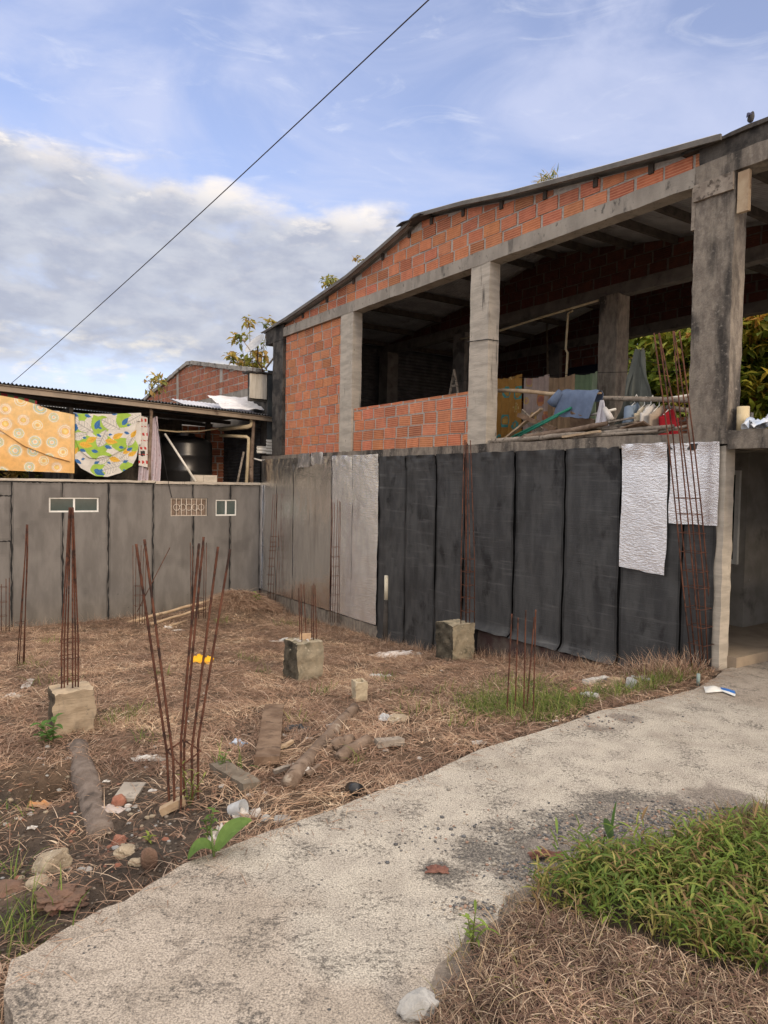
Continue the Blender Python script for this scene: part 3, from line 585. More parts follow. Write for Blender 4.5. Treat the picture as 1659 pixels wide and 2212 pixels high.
# brickwork
def bricks(s0, s1, z0, z1, t, top=None, L=.395, H=.205, mo=.026, mv=.044, m='brick', sd=1, th=.10, dirn=-1, nm='brick_wall', parent=None, Pf=P, mort='mortar', gap=.004):
    rd = random.Random(sd); mb = MB(); bk = MB(); parent = parent or house
    z = z0; row = 0
    while z < z1-.02:
        s = s0-rd.uniform(0, .9)*L-(row % 2)*L*.5
        while s < s1:
            a = max(s, s0)+mv*.5; b = min(s+L+rd.uniform(-.03, .02), s1)-mv*.5
            s2 = b+mv*.5+rd.uniform(-.012, .014)
            if b-a > .035:
                zt = min(z+H-mo*rd.uniform(.5, 1.3), z1)
                za, zb = (zt, zt) if top is None else (min(zt, top(a)-.015), min(zt, top(b)-.015))
                if min(za, zb)-z > .025:
                    dp = rd.uniform(.0, .012)+gap; j = rd.uniform(-.006, .006)
                    k = rd.choice((1., 1., 1., .92, 1.08, .8, 1.12, .62)); c = (k*rd.uniform(.93, 1.05), k*rd.uniform(.88, 1.12), k*rd.uniform(.85, 1.1))
                    f0 = t+dirn*dp; f1 = t-dirn*.05
                    vs = [Pf(a, f0, z+j), Pf(b, f0, z-j), Pf(b, f1, z-j), Pf(a, f1, z+j), Pf(a, f0, za+j), Pf(b, f0, zb-j), Pf(b, f1, zb-j), Pf(a, f1, za+j)]
                    fs = [(0,1,5,4), (1,2,6,5), (2,3,7,6), (3,0,4,7), (4,5,6,7), (3,2,1,0)]
                    uv = []
                    for f in fs: uv.append([((a if q in (0,3,4,7) else b), ((0. if q < 4 else zt-z)/(H-mo))) for q in f])
                    mb.add(vs, fs, uv, c)
            s = s2
        z += H; row += 1
    # mortar core following the same outline
    n = 1 if top is None else max(2, int((s1-s0)/.25)); f0 = t; f1 = t-dirn*th
    for i in range(n):
        a = s0+(s1-s0)*i/n; b = s0+(s1-s0)*(i+1)/n; za, zb = (z1, z1) if top is None else (min(z1, top(a)), min(z1, top(b)))
        if max(za, zb) <= z0+.01: continue
        za = max(za, z0+.005); zb = max(zb, z0+.005)
        vs = [Pf(a, f0, z0), Pf(b, f0, z0), Pf(b, f1, z0), Pf(a, f1, z0), Pf(a, f0, za), Pf(b, f0, zb), Pf(b, f1, zb), Pf(a, f1, za)]
        bk.add(vs, [(0,1,5,4), (2,3,7,6), (4,5,6,7)]+([(3,0,4,7)] if i == 0 else [])+([(1,2,6,5)] if i == n-1 else []))
    w = bk.build(nm, M[mort], parent); mb.build('brick_courses', M[m], w); return w
bricks(8.47, 11.13, 2.67, 5.48, .035, sd=3)
bricks(4.37, 7.96, 2.67, 3.53, .02, sd=5)
bricks(.30, 11.9, 5.705, 6.75, .03, top=lambda s: roofz(s)-.035, sd=9, nm='gable_wall')
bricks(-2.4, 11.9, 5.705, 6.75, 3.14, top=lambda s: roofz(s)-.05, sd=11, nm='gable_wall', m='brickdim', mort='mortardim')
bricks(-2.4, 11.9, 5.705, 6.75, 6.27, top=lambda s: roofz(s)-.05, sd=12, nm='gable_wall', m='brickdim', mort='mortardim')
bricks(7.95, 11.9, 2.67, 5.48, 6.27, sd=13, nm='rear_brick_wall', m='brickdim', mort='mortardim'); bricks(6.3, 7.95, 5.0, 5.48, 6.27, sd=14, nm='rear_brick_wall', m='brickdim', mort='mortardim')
bricks(3.2, 6.2, 2.67, 3.55, 6.27, sd=15, nm='rear_brick_wall', m='brick2')
g = MB(); g.bst(6.55, 7.95, 6.3, 6.36, 2.66, 5.0); g.build('rear_doorway_shade', mat('doorway_shade', (.006, .008, .018), (.01, .012, .024), bump=0), house)  # near-black panel painted as the shade of an open doorway
# left end wall of dark corrugated sheet
def corr(mb, o, along, across, pitch, amp, nrm, lip=.0, nper=6, rows=2, th=None, prof=None):
    o, along, across, nrm = map(np.asarray, (o, along, across, nrm)); Lc = np.linalg.norm(across); n = int(Lc/pitch*nper); rs = []
    for j in range(rows):
        b = j/(rows-1); rs.append([o+along*b+across*(i/n)+nrm*(amp*math.sin(2*math.pi*i/nper)) for i in range(n+1)])
    mb.grid(rs, th=nrm*.003 if th is None else th)
g = MB(); corr(g, P(11.85, .2, 2.66), bv*6.0, np.array([0, 0, 3.1]), .09, .012, bu); g.build('end_wall', M['roofdark'], house, True)
# roof: two slopes of corrugated sheet, waves running down the slope
for nm, lo, hi, tf in (('roof_sheet', 5.72, 12.3, -.13), ('roof_sheet', .16, 5.86, -.13), ('roof_sheet', -2.7, .20, .27)):
    g = MB(); ss = sorted(set([lo, hi]+[q[0] for q in RL if lo < q[0] < hi])); n = 560; rows = []
    for s in ss:
        zz = roofz(s)+(.035 if s < 5.8 and hi < 6 else .02)
        rows.append([P(s, tf+(6.82-tf)*i/n, zz+.014*math.sin(2*math.pi*i/6)) for i in range(n+1)])
    g.grid(rows, th=np.array([0, 0, .004])); rs = g.build(nm, M['roof'], house, True)
g = MB()
for a, b in zip(RL[1:-2], RL[2:-1]):
    if a[0] < .2: continue
    za, zb = a[1], b[1]; g.add([P(a[0], -.155, za-.035), P(b[0], -.155, zb-.035), P(b[0], -.128, zb-.035), P(a[0], -.128, za-.035), P(a[0], -.155, za+.03), P(b[0], -.155, zb+.03), P(b[0], -.128, zb+.03), P(a[0], -.128, za+.03)], [(0,1,5,4), (4,5,6,7), (3,2,1,0), (7,6,2,3), (0,4,7,3), (1,2,6,5)])
g.build('roof_edge_trim', M['trim'], house)
g = MB(); g.rbox(P(6.25, -.2, 6.655), bu*-.75, bv*.8, np.array([0, 0, .02]), seg=.1, amp=.03); g.build('ridge_piece', M['roofdark'], house, True)
for s in (11.3, 10.2, 9.1, 8.0, 6.95, 6.1, 5.45, 4.6, 3.7, 2.8, 1.9, 1.05, .2, -.7, -1.6):
    g = MB(); z = roofz(s)-.03; g.rbst(s, s+.07, -.004, 6.6, z-.12, z, seg=.5, amp=.004); g.build('purlin', M['purlin'], house)
# conduit and loose pipes inside the open floor
g = MB(); g.tube([P(8.2, 3.0, 5.35), P(7.1, 3.04, 5.33), P(5.9, 3.05, 5.40), P(4.35, 3.05, 5.46)], .022, 6); g.build('conduit', M['pvc'], house, True)
g = MB(); a = W(1226, 672, 3.05); g.tube([W(1237, 671, 3.04), W(1227, 678, 3.04), W(1222, 755, 3.04), W(1226, 762, 3.04), W(1223, 815, 3.04), W(1223, 880, 3.04)], .022, 6); g.build('drain_pipe', M['pvc'], house, True)
# ================================================================== low grey outbuilding (end wall of the lot, plane s = 12.35)
ob = thing('grey_outbuilding', P(12.5, -4, -1.2), 'low grey building with tar-seamed wall panels under a sloping sheet roof', 'outbuilding')
def Pq(t, s, z): return P(s, t, z)
WN = ((-4.975, -3.945, 1.27, 1.60), (-2.33, -1.43, 1.16, 1.59), (-1.215, -.665, 1.155, 1.56))
def pierced(s0, s1, zb, zt, nm, m):     # a wall with the three window openings left free
    g = MB(); g.bst(s0, s1, -11, 0, zb, 1.155); g.bst(s0, s1, -11, 0, 1.60, zt); t = -11
    for a, b, c, d in WN:
        g.bst(s0, s1, t, a, 1.155, 1.60); t = b
        if c > 1.156: g.bst(s0, s1, a, b, 1.155, c)
        if d < 1.599: g.bst(s0, s1, a, b, d, 1.60)
    g.bst(s0, s1, t, 0, 1.155, 1.60); g.build(nm, m, ob)
pierced(12.42, 12.6, -1.5, 1.93, 'end_wall', M['conc']); pierced(12.385, 12.418, -1.4, 1.925, 'backing_sheet', M['tar'])
g = MB(); g.bst(13.4, 13.5, -6, -.2, .8, 1.7); g.build('room_partition', M['concblk'], ob)
def panel(t0, t1, z0, z1, holes=(), seed=0.):
    n = max(3, int((t1-t0)/.03)); m = max(4, int((z1-z0)/.05)); 
    ts = sorted(set(list(np.linspace(t0, t1, n+1))+[h[0] for h in holes]+[h[1] for h in holes])); zs = sorted(set(list(np.linspace(z0, z1, m+1))+[h[2] for h in holes]+[h[3] for h in holes]))
    g = MB(); cs = []; vs = []; fs = []
    for j, z in enumerate(zs):
        for i, t in enumerate(ts):
            ed = i in (0, len(ts)-1) or j in (0, len(zs)-1)
            w = .024*noise.noise(Vector((z*7, t*7+i*3, seed)))*ed; nn = noise.noise(Vector((t*1.2, z*1.1, seed)))+.4*noise.noise(Vector((t*4, z*3, seed)))
            vs.append(P(12.372-.010*nn, t+(w if i in (0, len(ts)-1) else 0), z+(w if j in (0, len(zs)-1) else 0)))
    W_ = len(ts)
    for j in range(len(zs)-1):
        for i in range(W_-1):
            tc, zc = (ts[i]+ts[i+1])/2, (zs[j]+zs[j+1])/2
            if any(h[0] < tc < h[1] and h[2] < zc < h[3] for h in holes): continue
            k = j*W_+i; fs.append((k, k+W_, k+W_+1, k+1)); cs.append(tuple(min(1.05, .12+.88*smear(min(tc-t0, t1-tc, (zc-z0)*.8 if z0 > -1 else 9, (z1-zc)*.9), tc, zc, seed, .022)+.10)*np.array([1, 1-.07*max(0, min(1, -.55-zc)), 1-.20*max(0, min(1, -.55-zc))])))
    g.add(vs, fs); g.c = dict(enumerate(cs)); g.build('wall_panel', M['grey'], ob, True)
w1, w2, w3 = (-4.975, -3.945, 1.27, 1.60), (-2.33, -1.43, 1.16, 1.59), (-1.215, -.665, 1.155, 1.56)
q = .017
for k, (a, b, z0, z1) in enumerate([(-8.6, -7.2, -1.3, 1.92), (-7.2, -6.3, -1.3, 1.92), (-6.3, -5.70, 1.62, 1.92), (-6.3, -5.70, .66, 1.62), (-6.3, -5.70, -1.3, .66), (-5.70, -4.70, -1.3, 1.92), (-4.70, -3.74, -1.3, 1.92), (-3.74, -2.74, -1.3, 1.92), (-2.74, -1.78, -1.3, 1.92), (-1.78, -.84, -1.3, 1.92), (-.84, -.03, -1.3, 1.92)]):
    hs = []
    for w in (w1, w2, w3):
        a0, b0 = max(w[0], a+q), min(w[1], b-q)
        if b0 > a0: hs.append((a0 if w[0] > a else a-1, b0 if w[1] < b else b+1, w[2], w[3]))
    hs2 = [(max(h[0], a+q), min(h[1], b-q), h[2], h[3]) for h in hs]
    panel(a+q, b-q, z0+q, z1-q*.5, hs2, k*5.1)
def win(w, cols=2):
    f = MB(); a, b, c, d = w; e = .035
    for r in ((a, b, c, c+e), (a, b, d-e, d), (a, a+e, c+e, d-e), (b-e, b, c+e, d-e), ((a+b)/2-.02, (a+b)/2+.02, c+e, d-e)): f.bst(12.405, 12.445, r[0], r[1], r[2], r[3])
    o = f.build('window', M['white'], ob); p = MB(); p.bst(12.425, 12.429, a+e, b-e, c+e, d-e); p.build('pane', M['glass'], o)
win(w1); win(w3)
g = MB(); g.bst(12.44, 12.45, w2[0], w2[1], w2[2], w2[3]); wb = g.build('window', mat('brown_board', (.17, .125, .095), (.26, .20, .155), scale=7, c3=(.12, .09, .07), s3=10, t3=(.5, .7)), ob)
g = MB()
for a in np.linspace(w2[0]+.02, w2[1]-.02, 8): g.bst(12.392, 12.402, a-.008, a+.008, w2[2], w2[3])
for z in (w2[2]+.01, w2[3]-.02): g.bst(12.403, 12.411, w2[0], w2[1], z-.008, z+.008)
for a in np.linspace(w2[0]+.15, w2[1]-.15, 5): g.tube([P(12.394, a+.075*math.cos(x), 1.37+.075*math.sin(x)) for x in np.linspace(0, 2*math.pi, 15)], .007, 5)
g.build('grille', mat('cream_grille', (.58, .52, .44), (.48, .42, .35), scale=9), wb)
g = MB(); g.rbst(12.33, 12.62, -2.7, .0, 1.925, 1.985, seg=.1, amp=.012); g.rbst(12.33, 12.62, -11, -2.72, 1.945, 1.995, seg=.12, amp=.012); g.build('coping', M['concpale'], ob, True)
g = MB(); g.bst(12.6, 17.5, -11, -.02, 1.7, 1.93); g.build('terrace_slab', M['conc'], ob)
# roof over the terrace: steel channel at the front, corrugated sheet behind
def fz(t): return 3.665+(t-.2)*(3.925-3.665)/(-6.1)
g = MB()
for z0, z1, s0, s1 in ((-.015, 0., 12.22, 12.32), (-.135, -.015, 12.27, 12.29), (-.15, -.135, 12.22, 12.32)):
    a, b = -9.5, .22; g.add([P(s0, a, fz(a)+z0), P(s1, a, fz(a)+z0), P(s1, b, fz(b)+z0*.75), P(s0, b, fz(b)+z0*.75), P(s0, a, fz(a)+z1), P(s1, a, fz(a)+z1), P(s1, b, fz(b)+z1*.75), P(s0, b, fz(b)+z1*.75)], [(0,1,2,3), (7,6,5,4), (0,4,5,1), (1,5,6,2), (2,6,7,3), (3,7,4,0)])
g.build('eaves_channel', M['steelbrown'], ob)
g = MB(); n = 760; rows = []
for s, dz in ((12.18, .03), (14.2, .10), (17.2, .16)): rows.append([P(s, -9.5+9.6*i/n, fz(-9.5+9.6*i/n)+dz+.022*math.sin(2*math.pi*i/6)+.01*noise.noise(Vector((i*.01, s, 0)))) for i in range(n+1)])
g.grid(rows, th=np.array([0, 0, .004])); g.build('roof_sheet', M['roofdark'], ob, True)
for s in (13.2, 14.6, 16.0):
    g = MB(); a, b = -9.4, .05; z = .0; g.add([P(s, a, fz(a)-.06), P(s+.08, a, fz(a)-.06), P(s+.08, b, fz(b)-.06), P(s, b, fz(b)-.06), P(s, a, fz(a)+.03), P(s+.08, a, fz(a)+.03), P(s+.08, b, fz(b)+.03), P(s, b, fz(b)+.03)], [(0,1,2,3), (7,6,5,4), (0,4,5,1), (1,5,6,2), (2,6,7,3), (3,7,4,0)]); g.build('rafter', M['purlin'], ob)
# posts: two round poles at the front, darker ones behind
for t, s, r in ((-2.79, 12.40, .045), (-.22, 12.42, .05), (-6.9, 12.42, .05)):
    g = MB(); g.tube([P(s+.01*math.sin(z*3), t-.02+.025*math.sin(z*2.1), z) for z in np.linspace(1.97, fz(t)-.05, 9)], [r*(1+.15*math.sin(7*k)) for k in range(9)], 8); g.build('post', M['bark'], ob, True)
for t, s in ((-2.35, 13.9), (-.5, 15.0), (-5.0, 15)):
    g = MB(); g.rbst(s, s+.12, t, t+.12, 1.93, 3.68, seg=.3, amp=.006); g.build('post', M['purlin'], ob)
bricks(-1.1, .15, 1.93, 3.55, 15.3, sd=31, m='brick2', nm='back_wall', parent=ob, Pf=lambda a, b, z: P(b, a, z), L=.32)
g = MB(); g.bst(15.32, 15.45, -4.4, -1.1, 1.93, 3.7); g.bst(17.2, 17.4, -11, -4.4, 1.93, 2.35); g.bst(12.7, 17.2, -4.5, -4.42, 1.93, 3.6); g.build('back_wall', M['concblk'], ob)
g = MB(); corr(g, P(12.75, .12, 1.93), bu*4, np.array([0, 0, 1.6]), .09, .012, bv); g.build('side_wall', M['roofdark'], ob, True)
# tower of the party wall beside the house: foil front over a black sheet
tw = thing('sheeted_stair_box', P(12.6, .1, 2.6), 'narrow rooftop box of pale fluted sheet and black plastic beside the dark column', 'rooftop box')
g = MB(); g.rbst(12.42, 12.45, -.33, .14, 4.12, 4.745, seg=.06, amp=.010); g.build('fluted_panel', mat('pale_fluted_sheet', (.50, .46, .38), (.64, .60, .51), scale=26, stretch=(1, 1, .08), c3=(.30, .27, .21), s3=9, t3=(.62, .72), st3=(1, 1, .15), rough=.6, bump=.6, bscale=26, bst=(1, 1, .05)), tw, True)
g = MB(); rows = [[P(12.40-.02*noise.noise(Vector((t*5, z*2, 5.))), t, z) for t in np.linspace(.15, .42, 8)] for z in np.linspace(2.98, 4.86, 24)]; g.grid(rows, th=bu*.01); g.build('black_sheet', mat('shiny_black_sheet', (.04, .045, .05), (.09, .10, .10), scale=4, rough=.3, c3=(.10, .03, .03), s3=2, t3=(.6, .7), bump=.5, bscale=7, spec=.7), tw, True)
g = MB(); g.rbst(12.36, 12.75, -.40, .40, 4.76, 4.80, seg=.08, amp=.02); g.build('roof_slab', M['concblk'], tw, True)
g = MB(); g.bst(12.44, 13.3, .16, .40, 1.9, 4.74); g.bst(12.46, 12.62, -.30, .158, 4.06, 4.74); g.build('core_wall', M['concblk'], tw)
for t0, t1, z0, z1, s in ((-.15, .16, 2.74, 2.92, 12.36), (.10, .36, 2.72, 3.10, 12.34)):
    g = MB(); corr(g, P(s, t0, z0), bv*(t1-t0), np.array([0, 0, z1-z0]), .075, .012, -bu); tag(g.build('white_sheet_offcut', M['pvcwhite'], None, True), 'low white corrugated offcut left of its taller twin' if t0 < 0 else 'taller white corrugated offcut against the dark column', 'sheet offcut')
# white sheets laid over the roof behind
g = MB(); corr(g, P(13.0, .25, 3.80), bu*1.4+np.array([0, 0, .30]), bv*-2.0+np.array([0, 0, .06]), .11, .018, np.array([0, 0, 1.])); tag(g.build('corrugated_sheet', mat('whitish_roof_sheet', (.50, .50, .51), (.62, .62, .63), scale=4, c3=(.33, .33, .34), s3=2, t3=(.6, .7), rough=.4, metal=.3), None, True), 'whitish corrugated sheet lying on the dark roof before the brick gable', 'roof sheet')
g = MB(); rows = [[P(12.62+1.1*b, -.95+1.5*a, 3.83+.42*b-.35*b*b*0+.05*noise.noise(Vector((a*6, b*5, 2)))+.05*a) for a in np.linspace(0, 1, 30)] for b in np.linspace(0, 1, 24)]; g.grid(rows, th=np.array([0, 0, .006])); tag(g.build('tarpaulin', mat('pale_tarp', (.62, .61, .62), (.72, .72, .73), scale=5, c3=(.42, .42, .43), s3=4, t3=(.6, .7), rough=.4, bump=.7, bscale=9, bd=.03), None, True), 'crumpled whitish tarp draped over the roof below the fluted panel', 'tarp')
# ================================================================== brick gable house farther back
gh = thing('gable_house', P(18.5, .3, -1.2), 'older red brick house with a mouldy concrete coping along its gable', 'house')
GL = [(13.1, 4.92), (13.65, 5.03), (16, 5.42), (18.1, 5.79), (18.6, 5.84), (19.2, 5.76), (23.3, 5.14), (24.5, 4.95)]
def ghz(s): return float(np.interp(s, [q[0] for q in GL], [q[1] for q in GL]))
bricks(13.1, 24.3, 4.55, 6.0, .2, top=lambda s: ghz(s)-.03, sd=41, m='brick2', nm='gable_wall', parent=gh, L=.36, H=.20, mo=.03)
g = MB(); g.bst(13.1, 24.3, .2, .32, -1.4, 4.55); g.build('lower_wall', M['conc'], gh)
for s in (15.6, 19.6): g = MB(); g.bst(s, s+.22, .185, .3, 4.55, ghz(s)-.04); g.build('pilaster', M['mortar'], gh)
g = MB()
for a, b in zip(GL[:-1], GL[1:]):
    n = max(1, int((b[0]-a[0])/.4))
    for i in range(n):
        s0 = a[0]+(b[0]-a[0])*i/n; s1 = a[0]+(b[0]-a[0])*(i+1)/n; o = P(s0, .12, ghz(s0)-.05); d = P(s1, .12, ghz(s1)-.05)-o; g.rbox(o, d, bv*.26, np.array([0, 0, .12]), seg=.13, amp=.014)
g.build('coping', mat('mouldy_coping', (.36, .34, .30), (.22, .20, .175), scale=3, c3=(.06, .056, .05), s3=3, t3=(.52, .66), bump=.6), gh, True)
for sg, a, b in ((1, 13.1, 18.6), (1, 18.6, 24.5)):
    g = MB(); g.add([P(a, .36, ghz(a)-.05), P(b, .36, ghz(b)-.05), P(b, 8, ghz(b)-.05), P(a, 8, ghz(a)-.05), P(a, .36, ghz(a)-.02), P(b, .36, ghz(b)-.02), P(b, 8, ghz(b)-.02), P(a, 8, ghz(a)-.02)], [(3,2,1,0), (4,5,6,7), (0,1,5,4), (1,2,6,5), (2,3,7,6), (3,0,4,7)]); g.build('roof', M['roofdark'], gh)
# ================================================================== starter bars and concrete stubs
def bar(parent, pts, r=.010, rib=True):
    g = MB(); pts = [np.asarray(q) for q in pts]
    if rib:
        out = []; 
        for a, b in zip(pts[:-1], pts[1:]):
            n = max(2, int(np.linalg.norm(b-a)/.022)); out += [a+(b-a)*i/n for i in range(n)]
        out.append(pts[-1]); g.tube(out, [r*(1.09 if i % 2 else .93) for i in range(len(out))], 6)
    else: g.tube(pts, r, 6)
    return g.build('rebar', M['rust'], parent, True)
def hoop(parent, pts, r=.004):
    g = MB(); g.tube(list(pts)+[pts[0]], r, 5); return g.build('stirrup', M['rust'], parent, True)
def sqhoop(c, w, tilt=0.):
    c = np.asarray(c); q = []
    for a, b in ((-1,-1), (1,-1), (1,1), (-1,1), (-1,-1.0)): q.append(c+bu*a*w/2+bv*b*w/2+np.array([0, 0, tilt*a*w*.3+tilt*b*w*.2]))
    return q[:4]
# (fan of six heavy bars in the middle of the lot)
fb = atg(398, 1735); fd = fb[1]
fan = thing('rebar_cluster', fb, 'six heavy rusty bars fanning apart above one diamond-shaped stirrup', 'rebar', 'rusty starter bars on the lot')
for top, mid, bot, dd in (((294,1175),(360,1622),(367,1735),0.0), ((312,1165),(374,1640),(378,1740),-.06), ((430,1174),(391,1600),(391,1752),-.10), ((440,1160),(398,1600),(397,1730),.08), ((471,1181),(414,1620),(417,1750),-.02), ((497,1186),(428,1600),(428,1750),.06)):
    t3, m3, b3 = atd(*top, fd+dd*2.2), atd(*mid, fd+dd), atd(*bot, fd+dd); b3[2] = m3[2]*0+min(b3[2], fb[2]+.0)-.08
    bend = m3+(t3-m3)*.12+np.array([0, 0, 0]); bar(fan, [b3, m3, m3+(t3-m3)*.35, t3], .0088)
hoop(fan, [atd(361,1622,fd), atd(391,1655,fd-.12), atd(434,1622,fd), atd(397,1598,fd+.12)], .007)
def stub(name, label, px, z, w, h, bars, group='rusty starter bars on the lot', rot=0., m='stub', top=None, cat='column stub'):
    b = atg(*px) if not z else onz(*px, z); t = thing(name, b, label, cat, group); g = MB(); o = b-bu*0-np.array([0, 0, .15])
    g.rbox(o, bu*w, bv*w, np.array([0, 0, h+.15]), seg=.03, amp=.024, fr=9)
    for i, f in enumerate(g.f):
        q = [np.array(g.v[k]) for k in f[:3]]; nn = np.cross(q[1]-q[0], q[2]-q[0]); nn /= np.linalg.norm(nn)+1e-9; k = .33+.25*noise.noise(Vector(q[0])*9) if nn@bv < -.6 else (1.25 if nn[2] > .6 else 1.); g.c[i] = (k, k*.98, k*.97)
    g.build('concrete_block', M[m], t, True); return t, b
# left stub with its tall bundle
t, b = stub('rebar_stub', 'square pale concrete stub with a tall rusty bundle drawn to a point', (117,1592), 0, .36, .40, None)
dz = (b+bu*.18+bv*.18)[1]
for x0, x1, dd in ((133,150,-.05),(139,152,.0),(146,153,.08),(157,156,-.05),(163,157,.02),(169,157.5,.0)):
    bar(t, [atd(x0, 1490, dz+dd), atd(x0, 1385, dz+dd), atd(x1, 1096, dz+dd*.2)], .0075)
for y in (1384, 1418, 1465):
    c = atd(151, y, dz); hoop(t, sqhoop(c, .15, .05))
# middle stub with short bars and a tile
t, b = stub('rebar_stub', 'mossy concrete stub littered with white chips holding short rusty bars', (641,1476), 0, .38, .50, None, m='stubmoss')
mid_top = b+np.array([0, 0, .50]); dm = (b+bu*.2+bv*.2)[1]
def V8(x, y): return (548.6+x*.1653, 1234+y*.1653)
for a, c, dd in (((585,220),(600,960),-.03), ((615,165),(625,975),-.10), ((650,175),(685,950),.06), ((760,190),(752,960),.08), ((782,160),(778,955),.02), ((798,185),(820,960),.10)): bar(t, [atd(*V8(*c), dm+dd), atd(*V8(*a), dm+dd)], .0068)
g = MB(); 
for _ in range(14):
    q = b+bu*random.uniform(.03, .35)+bv*random.uniform(.03, .35)+np.array([0, 0, .512]); a = random.uniform(0, 3); d = np.array([math.cos(a), math.sin(a), 0])*random.uniform(.02, .05); e = np.array([-d[1], d[0], 0])*.6; g.box(q, d, e, np.array([0, 0, .008]))
g.build('plaster_chips', M['foam'], t)
tl = MB(); c0 = atd(645.5, 1394, dm-.03); w_ = bv*.155+bu*-.03; tl.rbox(c0, w_, bu*.02+bv*.01, np.array([0, 0, .155])-bu*.02, seg=.05, amp=.003); tag(tl.build('clay_tile', mat('buff_tile', (.50, .36, .23), (.40, .27, .17), scale=9, c3=(.62, .52, .42), s3=6, t3=(.55, .7)), None, True), 'square buff tile leaning on the bars of the mossy stub', 'tile')
# right stub against the black sheeting
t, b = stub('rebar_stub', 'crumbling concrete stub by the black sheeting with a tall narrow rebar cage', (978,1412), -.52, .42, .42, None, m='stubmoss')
dr = (b+bu*.2+bv*.2)[1]
def V4(x, y): return (493.7+x*.3637, 932.6+y*.3637)
for a, c, dd in (((1400,50),(1380,1125),-.06), ((1406,48),(1408,1130),.06), ((1414,60),(1412,1110),.0), ((1420,70),(1432,1135),-.06), ((1436,50),(1460,1125),.06)):
    k = V4(*c); m_ = V4(c[0]+1, 760); bar(t, [atd(k[0], k[1]+14, dr+dd), atd(*m_, dr+dd), atd(*V4(*a), dr+dd*.3)], .0075, False)
for y in (755, 830, 910, 985, 1065): hoop(t, sqhoop(atd(*V4(1420, y), dr), .145, .06))
# bars without a stub
def cage(label, base, bars, hoops, r=.008, hw=.16, depth=None, rib=False, hx=None, name='rebar_cage', cat='rebar'):
    b = atg(*base) if depth is None else atd(base[0], base[1], depth); d = b[1]; t = thing(name, b, label, cat, 'rusty starter bars on the lot')
    for i, pl in enumerate(bars):
        dd = (-.05, .05, 0., .06, -.03, .03)[i % 6]*hw/.16; q = [atd(x, y, d+dd) for x, y in pl]; q[-1] = q[-1]-np.array([0, 0, .10]); bar(t, q[::-1], r, rib)
    for (x, y) in hoops: hoop(t, sqhoop(atd(x, y, d), hw, .05), .004)
    return t
cage('two thin rusty bar pairs leaning together near the left picture edge', (44, 1438), [[(57,1133),(54,1200),(36,1432)], [(58,1133),(41,1432)], [(60,1133),(60,1200),(49,1436)], [(59,1134),(52,1437)]], [(44,1345)], .0068, .12)
cage('short rusty cage cut by the left picture edge before the grey wall', (10, 1352), [[(3,1262),(3,1352)], [(13,1250),(13,1352)], [(20,1248),(20,1352)], [(-6,1255),(-6,1352)]], [(6,1268), (6,1300), (6,1330)], .0068, .14, depth=14.0)
cage('knee-high rusty cage under the seam between the wide window and the grille', (300, 1336), [[(287,1178),(288,1336)], [(294,1185),(292,1336)], [(305,1178),(301,1336)], [(310,1185),(307,1336)], [(316,1190),(312,1336)]], [(299,1266), (299,1286), (299,1308), (299,1328)], .006, .13, depth=14.4)
g = MB(); g.tube([atd(338, 1240, 14.3), atd(367, 1183, 14.35)], .008, 6); g2 = g
g = MB(); g.tube([atd(296, 1322, 14.2), atd(367, 1183, 14.5)], .008, 6); tag(g.build('loose_rod', M['rust'], None, True), 'thin rod leaning slantwise on the grey wall beside a low cage', 'rod')
cage('slender rusty cage behind the heavy fan, under the barred window', (430, 1325), [[(411,1172),(413,1325)], [(416,1180),(418,1325)], [(430,1176),(429,1325)], [(441,1176),(440,1325)], [(446,1172),(444,1325)]], [(428,1292), (428,1308), (428,1322)], .0068, .14, depth=14.0)
cage('rusty cage in the corner by the first silver sheet', (586, 1312), [[V4(265,370),V4(228,1060)], [V4(278,370),V4(243,1060)], [V4(290,368),V4(262,1060)], [V4(308,375),V4(276,1060)]], [V4(x, y) for x, y in ((270,622),(266,655),(264,682),(261,706),(256,752),(252,800),(250,850),(247,905),(244,960),(242,1010))], .0068, .125, depth=float(P(11.4, -.35, 0)[1]))
cage('rusty cage with many ties before the middle silver sheets', (724, 1335), [[V4(613,403),V4(597,1105)], [V4(620,418),V4(606,1105)], [V4(630,425),V4(618,1105)], [V4(648,402),V4(630,1105)], [V4(658,410),V4(646,1105)], [V4(665,418),V4(656,1105)]], [V4(x, y) for x, y in ((636,684),(635,742),(634,800),(633,856),(631,912),(629,968),(628,1025))], .0068, .14, depth=float(P(8.3, -.35, 0)[1]))
def V3(x, y): return (932.6+x*.2315, 1289+y*.2315)
cage('five bare upright bars standing in green grass by the path', (1122, 1548), [[V3(747,160),V3(697,1130)], [V3(806,195),V3(775,1110)], [V3(878,125),V3(858,1075)], [V3(958,190),V3(875,1100)], [V3(970,120),V3(948,1130)]], [], .0068, .2, rib=True)
def V5(x, y): return (1042.3+x*.3717, 877.8+y*.3717)
def V6(x, y): return (1289+x*.2229, 686+y*.2229)
dl = float(P(.33, -.42, 0)[1])
